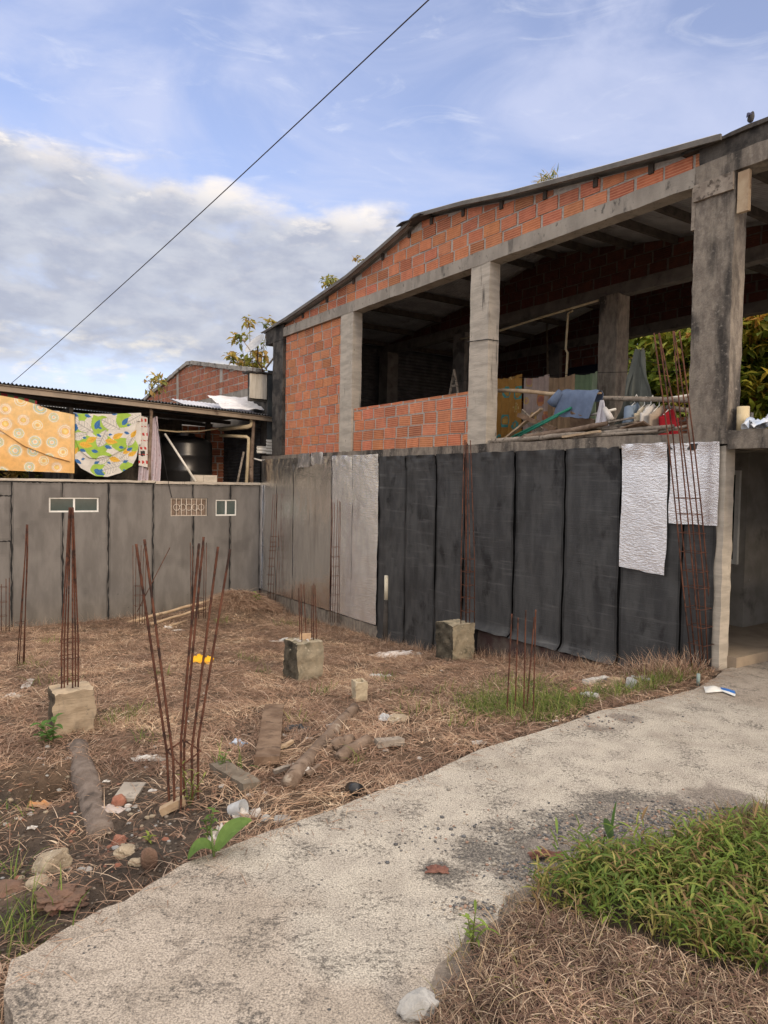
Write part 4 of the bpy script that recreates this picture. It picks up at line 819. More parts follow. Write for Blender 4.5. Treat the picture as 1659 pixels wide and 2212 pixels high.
cage('tall leaning rusty cage over the bright foil rising past the slab', (1510, 1440), [[V6(555,150),V6(690,1150),V5(1127,640),V5(1165,1050),V5(1220,1470)], [V6(600,150),V6(740,1150),V5(1150,640),V5(1195,1050),V5(1245,1480)], [V6(606,150),V6(805,1150),V5(1192,640),V5(1232,1050),V5(1272,1480)], [V6(740,130),V6(826,1150),V5(1218,640),V5(1250,1050),V5(1290,1485)], [V6(752,130),V6(895,1150),V5(1250,640),V5(1290,1050),V5(1312,1490)], [V6(802,130),V6(935,1150),V5(1277,640),V5(1312,1050),V5(1336,1480)]],
     [V5(x, y) for x, y in ((1190,534),(1203,626),(1217,736),(1226,846),(1238,956),(1246,1050),(1253,1170),(1262,1275),(1268,1378))], .0078, .20, depth=dl)
# ================================================================== on and in the outbuilding
def cloth(name, label, cat, rows, cols=None, group=None, m='cloth', th=None):
    g = MB(); g.grid(rows, cols, th=bu*.003 if th is None else th); return tag(g.build(name, M[m], None, True), label, cat, group)
def ringpaint(basef, cent, pal):
    def f(t, z):
        c = np.array(basef(t, z))
        for (a, b, r, k) in cent:
            d = math.hypot(t-a, z-b)/r
            if d < 1:
                p = pal[k]; ang = math.atan2(z-b, t-a)
                for lim, colr in p:
                    if d > lim: continue
                    if colr is None: break
                    if isinstance(colr, tuple) and len(colr) == 4:
                        if math.sin(ang*colr[3]) > 0: c = np.array(colr[:3])
                        break
                    c = np.array(colr); break
        return tuple(c)
    return f
def sheet_layers(t0, t1, ztop, zbot, s, nt, nzv, paint, fold=.03, seed=0., off=(0, 0)):
    rows = []; cols = []
    for j in range(nzv+1):
        b = j/nzv; r = []
        for i in range(nt+1):
            a = i/nt; t = t0+(t1-t0)*a; z1 = ztop(a); z0 = zbot(a); z = z1+(z0-z1)*b
            f = fold*(noise.noise(Vector((t*2.3, z*.7, seed)))+.45*noise.noise(Vector((t*7, z*1.4, seed+2))))*(.25+b)
            r.append(P(s-f, t, z))
        rows.append(r)
    for j in range(nzv):
        b = (j+.5)/nzv; cc = []
        for i in range(nt):
            a = (i+.5)/nt; t = t0+(t1-t0)*a; z = ztop(a)+(zbot(a)-ztop(a))*b; cc.append(paint(t+off[0], z+off[1]))
        cols.append(cc)
    return rows, cols
def interp(xs, ys): return lambda a: float(np.interp(a, xs, ys))
OR, YE, TE, CRM, PK = (.88, .55, .22), (.90, .73, .32), (.52, .66, .60), (.90, .82, .64), (.88, .60, .38)
pal = [[(.22, YE), (.34, (.88, .66, .20)), (.46, OR), (.56, CRM), (.66, PK), (.80, CRM), (1., (.80, .62, .42, 26))],
       [(.20, PK), (.34, CRM), (.50, TE), (.62, (.88, .66, .20)), (.74, TE), (.86, CRM), (1., (.84, .62, .34))],
       [(.25, OR), (.4, YE), (.55, CRM), (.7, (.85, .62, .25)), (.86, CRM), (1., None)]]
rr = random.Random(4); cent = []
for _ in range(3000):
    a, b = rr.uniform(-8.2, -4.4), rr.uniform(1.6, 4.1); r = rr.choice((.19, .17, .13, .12, .15))
    if all(math.hypot(a-q[0], b-q[1]) > r+q[2]+.025 for q in cent): cent.append((a, b, r, rr.choice((0, 1, 2, 1) if b < 2.95 else (0, 2, 0, 2, 1))))
def orbase(t, z):
    k = .5+.5*math.sin(z*2.1+.6*math.sin(t*1.3)); n = .06*noise.noise(Vector((t*3, z*3, 1.)))
    return tuple(np.array(OR)*(1-k)+np.array((.90, .67, .33))*k+n)
pf = ringpaint(orbase, cent, pal)
zt = interp([0, .45, .62, .74, .84, 1], [3.78, 3.72, 3.66, 3.57, 3.47, 3.415])
r1, c1 = sheet_layers(-7.3, -4.47, zt, interp([0, .5, 1], [2.14, 2.16, 2.13]), 12.31, 200, 90, pf, .03, 1., (.37, .2))
r2, c2 = sheet_layers(-7.3, -4.56, zt, interp([0, .3, .5, .67, .84, 1], [3.1, 3.05, 3.0, 2.68, 2.50, 2.38]), 12.27, 200, 80, pf, .03, 4.)
sh = cloth('bed_sheet', 'orange sheet with round sunburst medallions hung under the eaves', 'bed sheet', r2, c2, 'washing on the left terrace')
g = MB(); g.grid(r1, c1, th=bu*.003); g.build('back_fold', M['cloth'], sh, True)
# leaf print
GRN, BLU, YEL, OFF, INK = (.40, .60, .10), (.055, .17, .42), (.83, .54, .09), (.76, .73, .66), (.46, .45, .42)
def VA(x, y): return (x*.2315, 812+y*.2315)
LF = []
def lfa(kind, x, y, Ln, an): q = Lp(*VA(x, y), 12.27); LF.append((kind, st(q)[1], float(q[2]), Ln, an))
for x, y, L0, an in ((905,470,.52,1.9),(1165,430,.46,-2.4),(735,470,.40,1.2),(770,590,.44,.25),(900,650,.58,.15),(1120,620,.42,.5),(960,740,.40,.1),(930,450,.42,2.6),(720,640,.34,1.5),(930,860,.40,.3),(1190,840,.36,.2),(750,360,.36,.1),(1010,600,.30,-.3),(1240,650,.3,1.2)): lfa('big', x, y, L0, an)
for x, y, L0, an in ((790,480,.44,-.5),(1035,455,.46,-.45),(955,580,.44,1.15),(1225,590,.36,1.1),(1250,400,.36,.6),(745,560,.34,.3),(1040,860,.42,.3),(1180,730,.36,.7),(960,780,.36,.4),(700,410,.3,1.3),(1110,800,.3,.2)): lfa('ink', x, y, L0, an)
for x, y, L0, an in ((855,595,.26,.45),(1100,560,.26,.5),(1040,612,.27,-.1),(800,645,.28,-.15),(1250,540,.22,.9),(1075,780,.25,-.2),(1240,725,.22,.5),(708,700,.2,1.),(1190,700,.22,.6)): lfa('yel', x, y, L0, an)
for x, y, L0, an in ((706,366,.14,-.4),(820,374,.15,-.3),(1066,354,.14,-.1),(910,452,.24,1.15),(1168,425,.22,.9),(708,480,.17,1.5),(925,557,.12,-.5),(1185,533,.13,-.3),(1012,665,.17,-.3),(886,704,.16,-.2),(775,695,.14,-.3),(1135,668,.13,-.1),(1215,682,.15,.5),(733,800,.17,-.6),(908,808,.13,.3),(930,902,.26,-.5),(1176,798,.13,.4)): lfa('blue', x, y, L0, an)
for x, y in ((935,486),(1200,460),(1030,548),(790,577),(780,775),(1020,810),(950,880),(1165,880)): lfa('sm', x, y, .09, random.uniform(-.5, .5))
def leafpaint(t, z):
    c = OFF
    for k, a, b, Ln, an in LF:
        dx, dy = t-a, z-b; u_ = (dx*math.cos(an)+dy*math.sin(an))/Ln+.5; v_ = (-dx*math.sin(an)+dy*math.cos(an))/Ln
        if not 0 < u_ < 1: continue
        w = dict(big=.40, ink=.27, blue=.24, yel=.24, sm=.27)[k]*math.sin(math.pi*u_**.8); w2 = v_+(.12*math.sin(u_*3) if k == 'big' else 0)
        if abs(w2) < w:
            vein = abs(w2) < .022 or abs(((u_*7+abs(w2)*4) % 1)-.5) < .09
            if k == 'big': c = GRN
            elif k == 'ink': c = INK if vein or abs(abs(w2)-w) < .015 else OFF
            elif k in ('blue', 'sm'): c = (.09, .24, .50) if vein else BLU
            else: c = (.72, .36, .06) if vein else YEL
    return c
zt = interp([0, .5, 1], [3.43, 3.47, 3.545])
def hem(L_):
    xs = []; zs = []
    for x, y in L_: q = Lp(*VA(x, y), 12.25); s_, t_ = st(q); xs.append((t_+4.46)/(1.42)); zs.append(float(q[2]))
    return interp(xs, zs)
r1, c1 = sheet_layers(-4.46, -3.04, zt, hem([(690,770),(760,860),(900,935),(1010,942),(1130,905),(1240,840),(1280,760),(1300,640)]), 12.31, 130, 100, leafpaint, .025, 7., (.0, .0))
r2, c2 = sheet_layers(-4.45, -3.06, zt, hem([(690,540),(710,610),(740,690),(830,762),(900,770),(1050,740),(1200,660),(1250,560),(1290,420)]), 12.27, 130, 100, leafpaint, .025, 9.)
sh = cloth('bed_sheet', 'white sheet printed with green, blue and yellow leaves hung in a deep scoop', 'bed sheet', r2, c2, 'washing on the left terrace'); g = MB(); g.grid(r1, c1, th=bu*.003); g.build('back_fold', M['cloth'], sh, True)
def redpaint(t, z):
    k = (z*3.1) % 1; return (.55, .06, .05) if (abs(k-.5) < .10 and math.sin(t*70+z*9) > -.1) or abs(k-.05) < .02 else ((.05, .05, .05) if abs(z-2.62) < .06 and abs(t+2.99) < .05 else (.72, .68, .62))
r1, c1 = sheet_layers(-3.08, -2.88, interp([0, 1], [3.50, 3.45]), interp([0, 1], [2.34, 2.30]), 12.36, 24, 60, redpaint, .02, 12.)
cloth('printed_towel', 'narrow white towel with red borders behind the leaf sheet', 'towel', r1, c1, 'washing on the left terrace')
rows = []; cols = []
for j in range(41):
    b = j/40; wd = .17+.22*min(1, b*1.6); r = []
    for i in range(41):
        a = i/40; t = -2.72-.08*b+(a-.5)*wd*1.25; z = 3.50-.28*(1-a)**2*(1-b)*.8-1.54*b; r.append(P(12.40+.035*math.sin(a*22+2*b)*(.4+b), t-.03, z))
    rows.append(r)
cols = [[(.60, .52, .55) if (i*7+j*3) % 41 else (.5, .3, .32) for i in range(40)] for j in range(40)]
cloth('lilac_cloth', 'pale lilac cloth bunched and hanging beside the front post', 'cloth', rows, cols, 'washing on the left terrace')
rows, cols = sheet_layers(-6.4, -5.2, interp([0, 1], [3.86, 3.66]), interp([0, 1], [3.60, 3.50]), 12.42, 30, 8, lambda t, z: ((.35, .05, .06) if math.sin(t*30) > 0 else (.12, .20, .10)), .02)
cloth('checked_cloth', 'dark red checked cloth behind the orange sheet', 'cloth', rows, cols, 'washing on the left terrace')
g = MB(); g.tube([P(12.29, -9, 3.80), P(12.29, -6, 3.71), P(12.29, -4.5, 3.415), P(12.29, -3.05, 3.545), P(12.4, -2.79, 3.56)], .004, 4); tag(g.build('clothes_line', M['tar'], None), 'sagging line carrying the washing under the left eaves', 'line')
tk = thing('water_tank', P(14.5, -1.32, 1.93), 'large black cylindrical water tank in the shadow of the terrace', 'water tank')
g = MB(); prof = [(.0, .72), (.04, .75), (.3, .75), (.34, .77), (.38, .75), (.7, .75), (.74, .77), (.78, .75), (1.05, .75), (1.12, .72), (1.22, .55), (1.27, .3)]
rows = [[P(14.5+r*math.cos(a), -1.32+r*math.sin(a), 1.93+z) for a in np.linspace(0, 2*math.pi, 41)] for z, r in prof]; g.grid(rows); g.build('tank_shell', M['blackp'], tk, True)
g = MB(); g.tube([P(14.5, -1.32, 3.2), P(14.5, -1.32, 3.27)], .30, 20); g.build('lid', M['blackp'], tk)
g = MB(); q = P(12.52, -1.75, 1.985); g.rbox(q, bv*.62, bu*.15, np.array([0, 0, .17]), seg=.06, amp=.006); tag(g.build('concrete_block', M['concpale'], None, True), 'long pale block lying on the terrace edge under the slanting tube', 'block')
g = MB(); g.tube([Lp(356, 937, 12.9), Lp(423, 1040, 12.45)], .028, 10); tag(g.build('plastic_tube', M['pvcwhite'], None, True), 'white plastic tube slanting across the black tank', 'tube')
def V2b(x, y): return (301.7+x*.1984, 757+y*.1984)
def pxtube(name, label, cat, pts, r, s, m, smooth=True, group=None):
    g = MB(); g.tube([Lp(*q, s+k) for *q, k in [(p[0], p[1], (p[2] if len(p) > 2 else 0)) for p in pts]], r, 10); return tag(g.build(name, M[m], None, smooth), label, cat, group)
pxtube('drain_pipe', 'thick yellowed pipe running level and bending up to the eaves', 'pipe', [V2b(870,858)+(1.2,), V2b(1180,830), V2b(1212,815), V2b(1222,780), V2b(1222,745)], .055, 12.45, 'pvc')
pxtube('drain_pipe', 'thinner yellowed pipe turning down to the terrace edge', 'pipe', [V2b(880,925)+(1.0,), V2b(1165,940), V2b(1183,955), V2b(1187,990), V2b(1162,1455)], .042, 12.46, 'pvc')
pxtube('wood_stick', 'short wooden lath leaning beside the downpipe', 'stick', [V2b(1133,1105), V2b(1060,1458)], .028, 12.55, 'woodgrey')
pxtube('metal_tube', 'thin pale tube poking from the terrace toward the silver sheeting', 'tube', [V2b(1190,1163)+(.3,), V2b(1352,1206)], .02, 12.25, 'pvcwhite')
pxtube('cable', 'thin dark cable drooping from the terrace roof to the barred window', 'cable', [V2b(165,700), V2b(220,960), V2b(300,1380), V2b(350,1600)], .006, 12.33, 'tar')
pxtube('sagging_pipe', 'long grey hose sagging above the tank', 'hose', [V2b(140,860), V2b(400,885), V2b(650,880), V2b(860,850)], .02, 13.3, 'pvc')
# satellite dish
dh = thing('satellite_dish', P(12.6, -.12, 4.8), 'tilted grey satellite dish on a bent mast above the left terrace', 'satellite dish')
ctr = Lp(553, 745, 12.6); nrm = np.array([.30, -.62, .55]); nrm /= np.linalg.norm(nrm); e1 = np.cross(nrm, [0, 0, 1.]); e1 /= np.linalg.norm(e1); e2 = np.cross(e1, nrm)
nrm2 = np.array([-.55, -.55, .62]); nrm2 /= np.linalg.norm(nrm2); e1 = np.cross(nrm2, [0, 0, 1.]); e1 /= np.linalg.norm(e1); e2 = np.cross(e1, nrm2)
g = MB(); rows = [[ctr+e1*(.30*r*math.cos(a))+e2*(.33*r*math.sin(a))+nrm2*(.06*r*r) for a in np.linspace(0, 2*math.pi, 25)] for r in np.linspace(.02, 1, 8)]; g.grid(rows, th=-nrm2*.006); g.build('reflector', mat('dish_grey', (.34, .35, .36), (.44, .45, .46), scale=6, rough=.5), dh, True)
g = MB(); q = ctr-e2*.24; arm = ctr+nrm2*.36-e2*.2; g.tube([q, arm], .010, 6); g.tube([arm, arm-nrm2*.07+e2*.03], .03, 10); g.build('feed_arm', M['steelbrown'], dh, True)
g = MB(); g.tube([ctr-nrm2*.03, ctr-nrm2*.08-np.array([0, 0, .1]), Lp(556, 782, 12.6), Lp(566, 795, 12.6), Lp(569, 808, 12.6)], .018, 7); g.build('mast', M['rust'], dh, True)
for dx in (0, 9):
    g = MB(); g.tube([Lp(546+dx*2.2, 770, 12.7), Lp(546+dx*2.2, 805, 12.7)], .008, 5); tag(g.build('rebar_end', M['rust'], None), ('thin bar end left of the dish mast' if not dx else 'thin bar end just right of the dish mast'), 'rebar')
pxtube('mast_pipe', 'grey pipe slanting between the dish and the dark column', 'pipe', [(573, 797), (592, 772)], .025, 12.5, 'steelbrown')
# ================================================================== on the open upper floor
def drape(name, label, s0, s1, t, z1, z0, pf, group='washing on the upper floor', fold=.03, cat='curtain', n=(40, 50), seed=0.):
    rows = []; cols = []
    for j in range(n[1]+1):
        b = j/n[1]; rows.append([P(s0+(s1-s0)*i/n[0], t+fold*math.sin(i/n[0]*26+seed)*(.5+.5*b)+.02*noise.noise(Vector((i*.2, b*3, seed))), z1-.03*math.sin(math.pi*i/n[0])+(z0-z1)*b) for i in range(n[0]+1)])
    cols = [[pf(s0+(s1-s0)*(i+.5)/n[0], z1+(z0-z1)*(j+.5)/n[1]) for i in range(n[0])] for j in range(n[1])]
    return cloth(name, label, cat, rows, cols, group, th=bv*.003)
c_ = []; rr = random.Random(9)
for _ in range(500):
    a, b, r = rr.uniform(2.6, 5.7), rr.uniform(2.6, 4.2), rr.choice((.11, .09, .13))
    if all(math.hypot(a-q[0], b-q[1]) > r+q[2]+.03 for q in c_): c_.append((a, b, r, rr.choice((0, 1))))
p1 = ringpaint(lambda t, z: (.36, .19, .05), c_, [[(.35, (.42, .28, .08)), (.6, (.36, .19, .05)), (.95, (.07, .26, .25))], [(.4, (.40, .30, .07)), (.55, (.48, .34, .14)), (.75, (.36, .2, .06)), (.95, (.50, .36, .16, 22))]])
p2 = ringpaint(lambda t, z: (.42, .33, .29), c_, [[(.4, (.33, .14, .11)), (.8, (.48, .22, .10)), (1, None)], [(.5, (.42, .26, .22)), (.75, (.52, .36, .14)), (1, None)]])
drape('curtain_cloth', 'ochre cloth with teal rings beside the second column', 4.62, 5.32, 1.4, 3.98, 2.72, p1, seed=1)
drape('curtain_cloth', 'whitish cloth with rusty discs in the middle of the washing', 3.98, 4.56, 1.4, 3.90, 2.72, p2, seed=2, fold=.035)
drape('curtain_cloth', 'plain tan cloth between the disc print and the green cloth', 3.42, 3.96, 1.4, 3.84, 2.78, lambda s, z: (.33, .23, .145), seed=3)
drape('curtain_cloth', 'dull green cloth at the end of the row of washing', 2.98, 3.42, 1.42, 3.83, 2.85, lambda s, z: (.15, .21, .125) if s > 3.08 else (.22, .27, .18), seed=4, fold=.015)
g = MB(); g.tube([P(6.5, 1.4, 4.05), P(4.2, 1.4, 3.89), P(2.9, 1.42, 3.80), P(2.0, 3.1, 3.9)], .004, 4); tag(g.build('clothes_line', M['tar'], None), 'thin line holding the curtain-like cloths on the upper floor', 'line')
def poly3(g, pts, r, jit=.1): g.tube(pts, r, 8, jit=jit)
g = MB(); g.tube([P(4.33+(2.10-4.33)*k, .45, 3.565-.255*k+.02*math.sin(k*7)) for k in np.linspace(0, 1, 10)], [.030, .032, .03, .034, .03, .032, .033, .03, .026, .015], 8, jit=.1); tag(g.build('wood_pole', M['bamboo'], None, True), 'peeling wooden pole tied to the second column with jeans over it', 'pole')
g = MB(); g.tube([P(2.75+(.55-2.75)*k, .62, 3.335-.24*k) for k in np.linspace(0, 1, 8)], .034, 8, jit=.08); tag(g.build('wood_pole', M['woodgrey'], None, True), 'grey wooden pole carrying shirts on hangers', 'pole')
# jeans over the first pole
JN = (.15, .20, .30)
rows = []
for j in range(15):
    b = j/14; ang = (b-.42)*math.pi*1.7; 
    for_z = []
    for i in range(25):
        a = i/24; s = 2.78-.66*a; zc = 3.565-.255*(4.33-s)/2.23
        if abs(ang) < 1.57: q = P(s, .45-.06*math.sin(ang), zc+.05*math.cos(ang))
        else: q = P(s+.08*(abs(ang)-1.57), .45-.06*math.copysign(1, ang)-.02*math.copysign(1, ang), zc-(abs(ang)-1.57)*.22*(1. if ang > 0 else .7))
        q = q+bv*.02*noise.noise(Vector((a*6, b*5, 1)))+np.array([0, 0, .02*noise.noise(Vector((a*5, b*3, 4)))]); for_z.append(q)
    rows.append(for_z)
jn = cloth('denim_trousers', 'faded blue jeans folded over the peeling pole', 'jeans', rows, [[JN]*24 for _ in range(14)], 'washing on the upper floor', 'clothplain', th=bv*.012)
g = MB(); q0 = P(2.76, .36, 3.40); g.tube([q0, q0+bu*.10-np.array([0, 0, .10]), q0+bu*.16-np.array([0, 0, .17])], [.05, .07, .085], 14); g.c = {i: JN for i in range(len(g.f))}; g.build('rolled_leg', M['clothplain'], jn, True)
# garments on hangers: seen edge-on in a row
def garment(label, cat, px, w, z1, z0, colr, t=.62, skew=0., sleeve=True, group='washing on the upper floor', name='hung_shirt'):
    q = W(px, 880, t); s = st(q)[0]; th = thing(name, P(s, t, z0), label, cat, group); rows = []
    for j in range(13):
        b = j/12; ww = w*(.35+.65*min(1, b*3.2)); dp = .045+.03*b
        rows.append([P(s+dp*math.cos(a)+.012*noise.noise(Vector((a*2, b*4, px))), t+ww*.5*math.sin(a)+skew*b, z1+(z0-z1)*b+.05*abs(math.sin(a))*(-1 if b < .3 else 0)) for a in np.linspace(0, 2*math.pi, 25)])
    g = MB(); g.grid(rows, [[colr]*24 for _ in range(12)]); g.build('cloth_body', M['clothplain'], th, True)
    if sleeve:
        for sg in (-1, 1):
            g = MB(); a = P(s, t+sg*w*.30, z1-.08); b = P(s-.05, t+sg*w*.5, z1-.34); g.tube([a, (a+b)/2-bu*.02, b], [.06, .07, .08], 10); g.c = {i: colr for i in range(len(g.f))}; g.build('sleeve', M['clothplain'], th, True)
    g = MB(); c = P(s, t, z1); g.tube([c-bv*w*.3-np.array([0, 0, .09]), c, c+bv*w*.3-np.array([0, 0, .09])], .006, 5); g.tube([c, c+np.array([0, 0, .06]), c+np.array([0, 0, .11])+bv*.03, c+np.array([0, 0, .08])+bv*.06], .005, 5); g.build('hanger', M['white'], th)
    return th
for lab, cat, px, w, z1, z0, co, t, slv in (('pale blue denim shirt at the left of the hanging row', 'shirt', 1371, .42, 3.17, 2.74, (.20, .26, .34), .62, True), ('cream shirt hanging next to the denim one', 'shirt', 1392, .40, 3.13, 2.74, (.50, .43, .31), .62, False), ('white shirt between the cream and the beige garments', 'shirt', 1406, .42, 3.13, 2.73, (.60, .58, .55), .60, False), ('beige trousers on a cream hanger near the end of the row', 'trousers', 1424, .40, 3.10, 2.73, (.42, .34, .26), .62, False), ('red garment last in the hanging row', 'shirt', 1446, .40, 3.05, 2.70, (.27, .012, .02), .64, False)):
    garment(lab, cat, px, w, z1, z0, co, t, sleeve=slv)
# white T-shirt hung by its neck, nearer the edge
ts = thing('white_tshirt', P(2.06, .4, 2.75), 'white T-shirt hanging from one corner beside the grey tarpaulin', 'T-shirt', 'washing on the upper floor'); rows = []
for j in range(15):
    b = j/14; wd = .03+.30*b**.8; rows.append([P(2.06+wd*(.5-a)+.02*math.sin(a*14), .42+.03*math.sin(a*12+b*2)*b, 3.22-.46*b+(.03*math.sin(a*6) if j == 14 else 0)) for a in np.linspace(0, 1, 19)])
g = MB(); g.grid(rows, [[(.66, .64, .68)]*18 for _ in range(14)], th=bv*.004); g.build('cloth_body', M['clothplain'], ts, True)
g = MB(); g.tube([P(1.98, .38, 3.10), P(1.90, .37, 3.0), P(1.86, .37, 2.93)], [.03, .045, .05], 10); g.c = {i: (.66, .63, .6) for i in range(len(g.f))}; g.build('sleeve', M['clothplain'], ts, True)
# grey tarpaulin tied round the inner column
rows = []
for j in range(29):
    b = j/28; rad = .07+.26*b**.9; rows.append([P(1.90-.12*b+rad*(.9-a*1.9)*(1+.35*noise.noise(Vector((b*3, a*2, 7.))))+.07*noise.noise(Vector((a*6, b*2, 3.))), 1.0-.25*b+.16*noise.noise(Vector((a*7, b*1.5, 1.)))*(.3+b), 3.95-1.2*b+.10*noise.noise(Vector((a*4, b*3, 5.)))*(1-b*.5)) for a in np.linspace(0, 1, 37)])
cloth('grey_tarpaulin', 'grey-green tarpaulin gathered at the top against the inner column', 'tarp', rows, [[(.12, .13, .115)]*36 for _ in range(28)], None, 'clothplain', th=bv*.005)
# white conduits standing at the back
for lab, a, b, r in (('tall white plastic tube standing before the trees', (1388,752), (1384,860), .022), ('short cream plastic tube beside the taller white one', (1391,798), (1387,860), .02)):
    pts_ = [W(*a, 3.6), W(*b, 3.6), None]; pts_[2] = P(st(pts_[1])[0], 3.6, 2.66); g = MB(); g.tube(pts_, r, 8); tag(g.build('plastic_tube', M['pvcwhite'], None, True), lab, 'tube')
# wood heaped on the slab edge
def plank(label, a, b, w, h, m='woodgrey', cat='plank', group='wood heaped on the slab edge', name='wood_plank', roll=0.):
    a, b = np.asarray(a), np.asarray(b); d = b-a; sdv = np.cross(d, [0, 0, 1.]); sdv /= np.linalg.norm(sdv); up = np.cross(sdv, d); up /= np.linalg.norm(up)
    e1 = sdv*math.cos(roll)+up*math.sin(roll); e2 = -sdv*math.sin(roll)+up*math.cos(roll); g = MB(); g.rbox(a-e1*w/2, d, e1*w, e2*h, seg=.07, amp=.006, fr=9); return tag(g.build(name, M[m], None), label, cat, group)
def stick(label, a, b, r, m='woodgrey', cat='stick', group='wood heaped on the slab edge', name='wood_stick'):
    a, b = np.asarray(a), np.asarray(b); n = max(5, int(np.linalg.norm(b-a)/.12)); g = MB(); g.tube([a+(b-a)*k/n+.012*np.array(noise.noise_vector(Vector((k*.9, r*50, a[0])))) for k in range(n+1)], [r*(1-.35*k/n)*(1+.12*noise.noise(Vector((k*1.3, a[1], 0)))) for k in range(n+1)], 8); return tag(g.build(name, M[m], None, True), label, cat, group)
zf = 2.665
stick('long grey stick at the front of the wood heap', P(3.85, .05, zf+.04), P(2.05, .06, zf+.07), .045)
stick('long thin grey stick in the wood heap', P(3.8, .16, zf+.03), P(1.2, .14, zf+.07), .035)
stick('thick knotty branch rising at its right end on the heap', P(3.2, .07, zf+.06), P(1.72, .12, zf+.19), .05, 'bark')
stick('long grey stick in the right half of the heap', P(2.2, .10, zf+.05), P(.72, .10, zf+.10), .04)
stick('thin stick lowest at the right end of the heap', P(2.3, .03, zf+.03), P(.9, .05, zf+.05), .03)
plank('pale sawn lath lying at the very front of the heap', P(2.35, -.02, zf+.02), P(1.72, -.02, zf+.07), .05, .03, 'bamboo')
plank('flat grey plank in the middle of the heap', P(3.3, .22, zf+.10), P(1.9, .2, zf+.14), .12, .03)
plank('second flat grey plank under the knotty branch', P(2.9, .3, zf+.12), P(1.5, .28, zf+.13), .12, .03)
plank('short grey plank behind the front sticks', P(3.9, .35, zf+.06), P(3.1, .3, zf+.14), .10, .03)
plank('brown squared timber slanting down in the heap', P(3.55, .3, zf+.42), P(2.85, .35, zf+.16), .09, .06, 'wood')
plank('pale lath rising beside the green tubes', P(3.9, .30, zf+.04), P(3.1, .34, zf+.50), .07, .025, 'bamboo')
plank('square brown board propped beside the white T-shirt', P(2.62, .42, zf+.30), P(2.22, .46, zf+.16), .30, .02, 'wood', roll=1.1)
plank('grey board standing askew behind the green tubes', P(3.75, .55, zf+.50), P(3.35, .6, zf+.18), .18, .02, roll=1.0)
for k in range(11):
    s_ = random.uniform(1.1, 3.6); l_ = random.uniform(.35, 1.1); t_ = random.uniform(.10, .5); z_ = zf+random.uniform(.02, .07)+.12*max(0, 1-abs(s_-2.6)); dz_ = random.uniform(-.02, .10)
    if k % 2: plank('short weathered board jumbled among the sticks of the heap', P(s_, t_, z_), P(s_-l_, t_+random.uniform(-.12, .12), z_+dz_), random.uniform(.07, .14), .022, ('woodgrey', 'wood', 'bark')[k % 3], roll=random.uniform(-.3, .5))
    else: stick('crooked thin stick jumbled among the boards of the heap', P(s_, t_, z_), P(s_-l_, t_+random.uniform(-.15, .1), z_+dz_), random.uniform(.018, .034), ('woodgrey', 'bark')[k % 2])
g = MB(); g.tube([W(1105, 945, .25), W(1234, 881, .35)], .020, 8); tag(g.build('green_tube', mat('green_pvc', (.014, .14, .095), (.02, .18, .12), scale=6, rough=.45), None, True), 'longer green plastic tube rising from the wood heap', 'tube', 'green tubes on the wood heap')
g = MB(); g.tube([W(1120, 943, .20), W(1205, 898, .28)], .018, 8); tag(g.build('green_tube', bpy.data.materials['green_pvc'], None, True), 'shorter green plastic tube below the longer one', 'tube', 'green tubes on the wood heap')
g = MB(); g.tube([W(1250, 903, .5), W(1330, 884, .5)], .018, 8); tag(g.build('plastic_tube', M['pvcwhite'], None, True), 'short white tube poking out behind the square board', 'tube')
pxw = lambda pts, t, r, m, name, lab, cat: tag((lambda g: (g.tube([W(x, y, t) for x, y in pts], r, 8), g.build(name, M[m], None, True))[1])(MB()), lab, cat)
pxw([(1395, 868), (1500, 852)], 1.0, .018, 'pvcwhite', 'plastic_tube', 'white tube slanting above the hanging shirts', 'tube')
pxw([(1440, 880), (1495, 888)], 1.6, .035, 'woodgrey', 'wood_pole', 'weathered rail behind the tall leaning cage', 'pole')
# stub of pipe and plastic on the balcony edge
g = MB(); q = W(1604, 930, .10); s_ = st(q)[0]; g.tube([P(s_, .10, 2.66), P(s_, .10, 2.93)], .065, 16); tag(g.build('pipe_stub', M['pvc'], None, True), 'short fat yellowed pipe standing on the balcony edge', 'pipe')
def crumple(name, label, cat, c, rx, ry, rz, m, seed, group=None, n=16, cols=None, rot=0.):
    rows = []
    for j in range(n+1):
        r = []
        for i in range(n+1):
            a, b = i/n*2-1, j/n*2-1; k = noise.noise(Vector((a*1.7, b*1.7, seed))); k2 = noise.noise(Vector((a*3.5, b*3.5, seed+5))); x_, y_ = a*rx*(1+.3*k), b*ry*(1+.3*k2)
            r.append(np.asarray(c)+np.array([x_*math.cos(rot)-y_*math.sin(rot), x_*math.sin(rot)+y_*math.cos(rot), rz*(max(0, .45+.9*k+.6*k2))*max(0, 1-.5*(a*a+b*b))+.006]))
        rows.append(r)
    g = MB(); g.grid(rows, cols, th=np.array([0, 0, -.004])); return tag(g.build(name, m if not isinstance(m, str) else M[m], None, True), label, cat, group)
q = P(-.42, .18, 2.67); crumple('plastic_bag', 'white and pale blue plastic bag lying on the balcony edge', 'bag', q, .26, .12, .26, mat('pale_blue_film', (.45, .55, .70), (.72, .74, .76), scale=7, rough=.3, spec=.6), 3.)
q = P(-.75, .5, 2.67); crumple('plastic_bag', 'black plastic bag behind the pale blue one on the balcony', 'bag', q, .35, .2, .4, 'blackp', 6.)
g = MB(); g.rbst(-.9, -.1, 1.1, 1.16, 2.92, 2.96, seg=.3, amp=.003); g.bst(-.2, -.14, 1.1, 1.16, 2.65, 2.92); g.bst(-.86, -.80, 1.1, 1.16, 2.65, 2.92); tag(g.build('low_rail', M['white'], None), 'low white rail behind the balcony bags', 'rail')
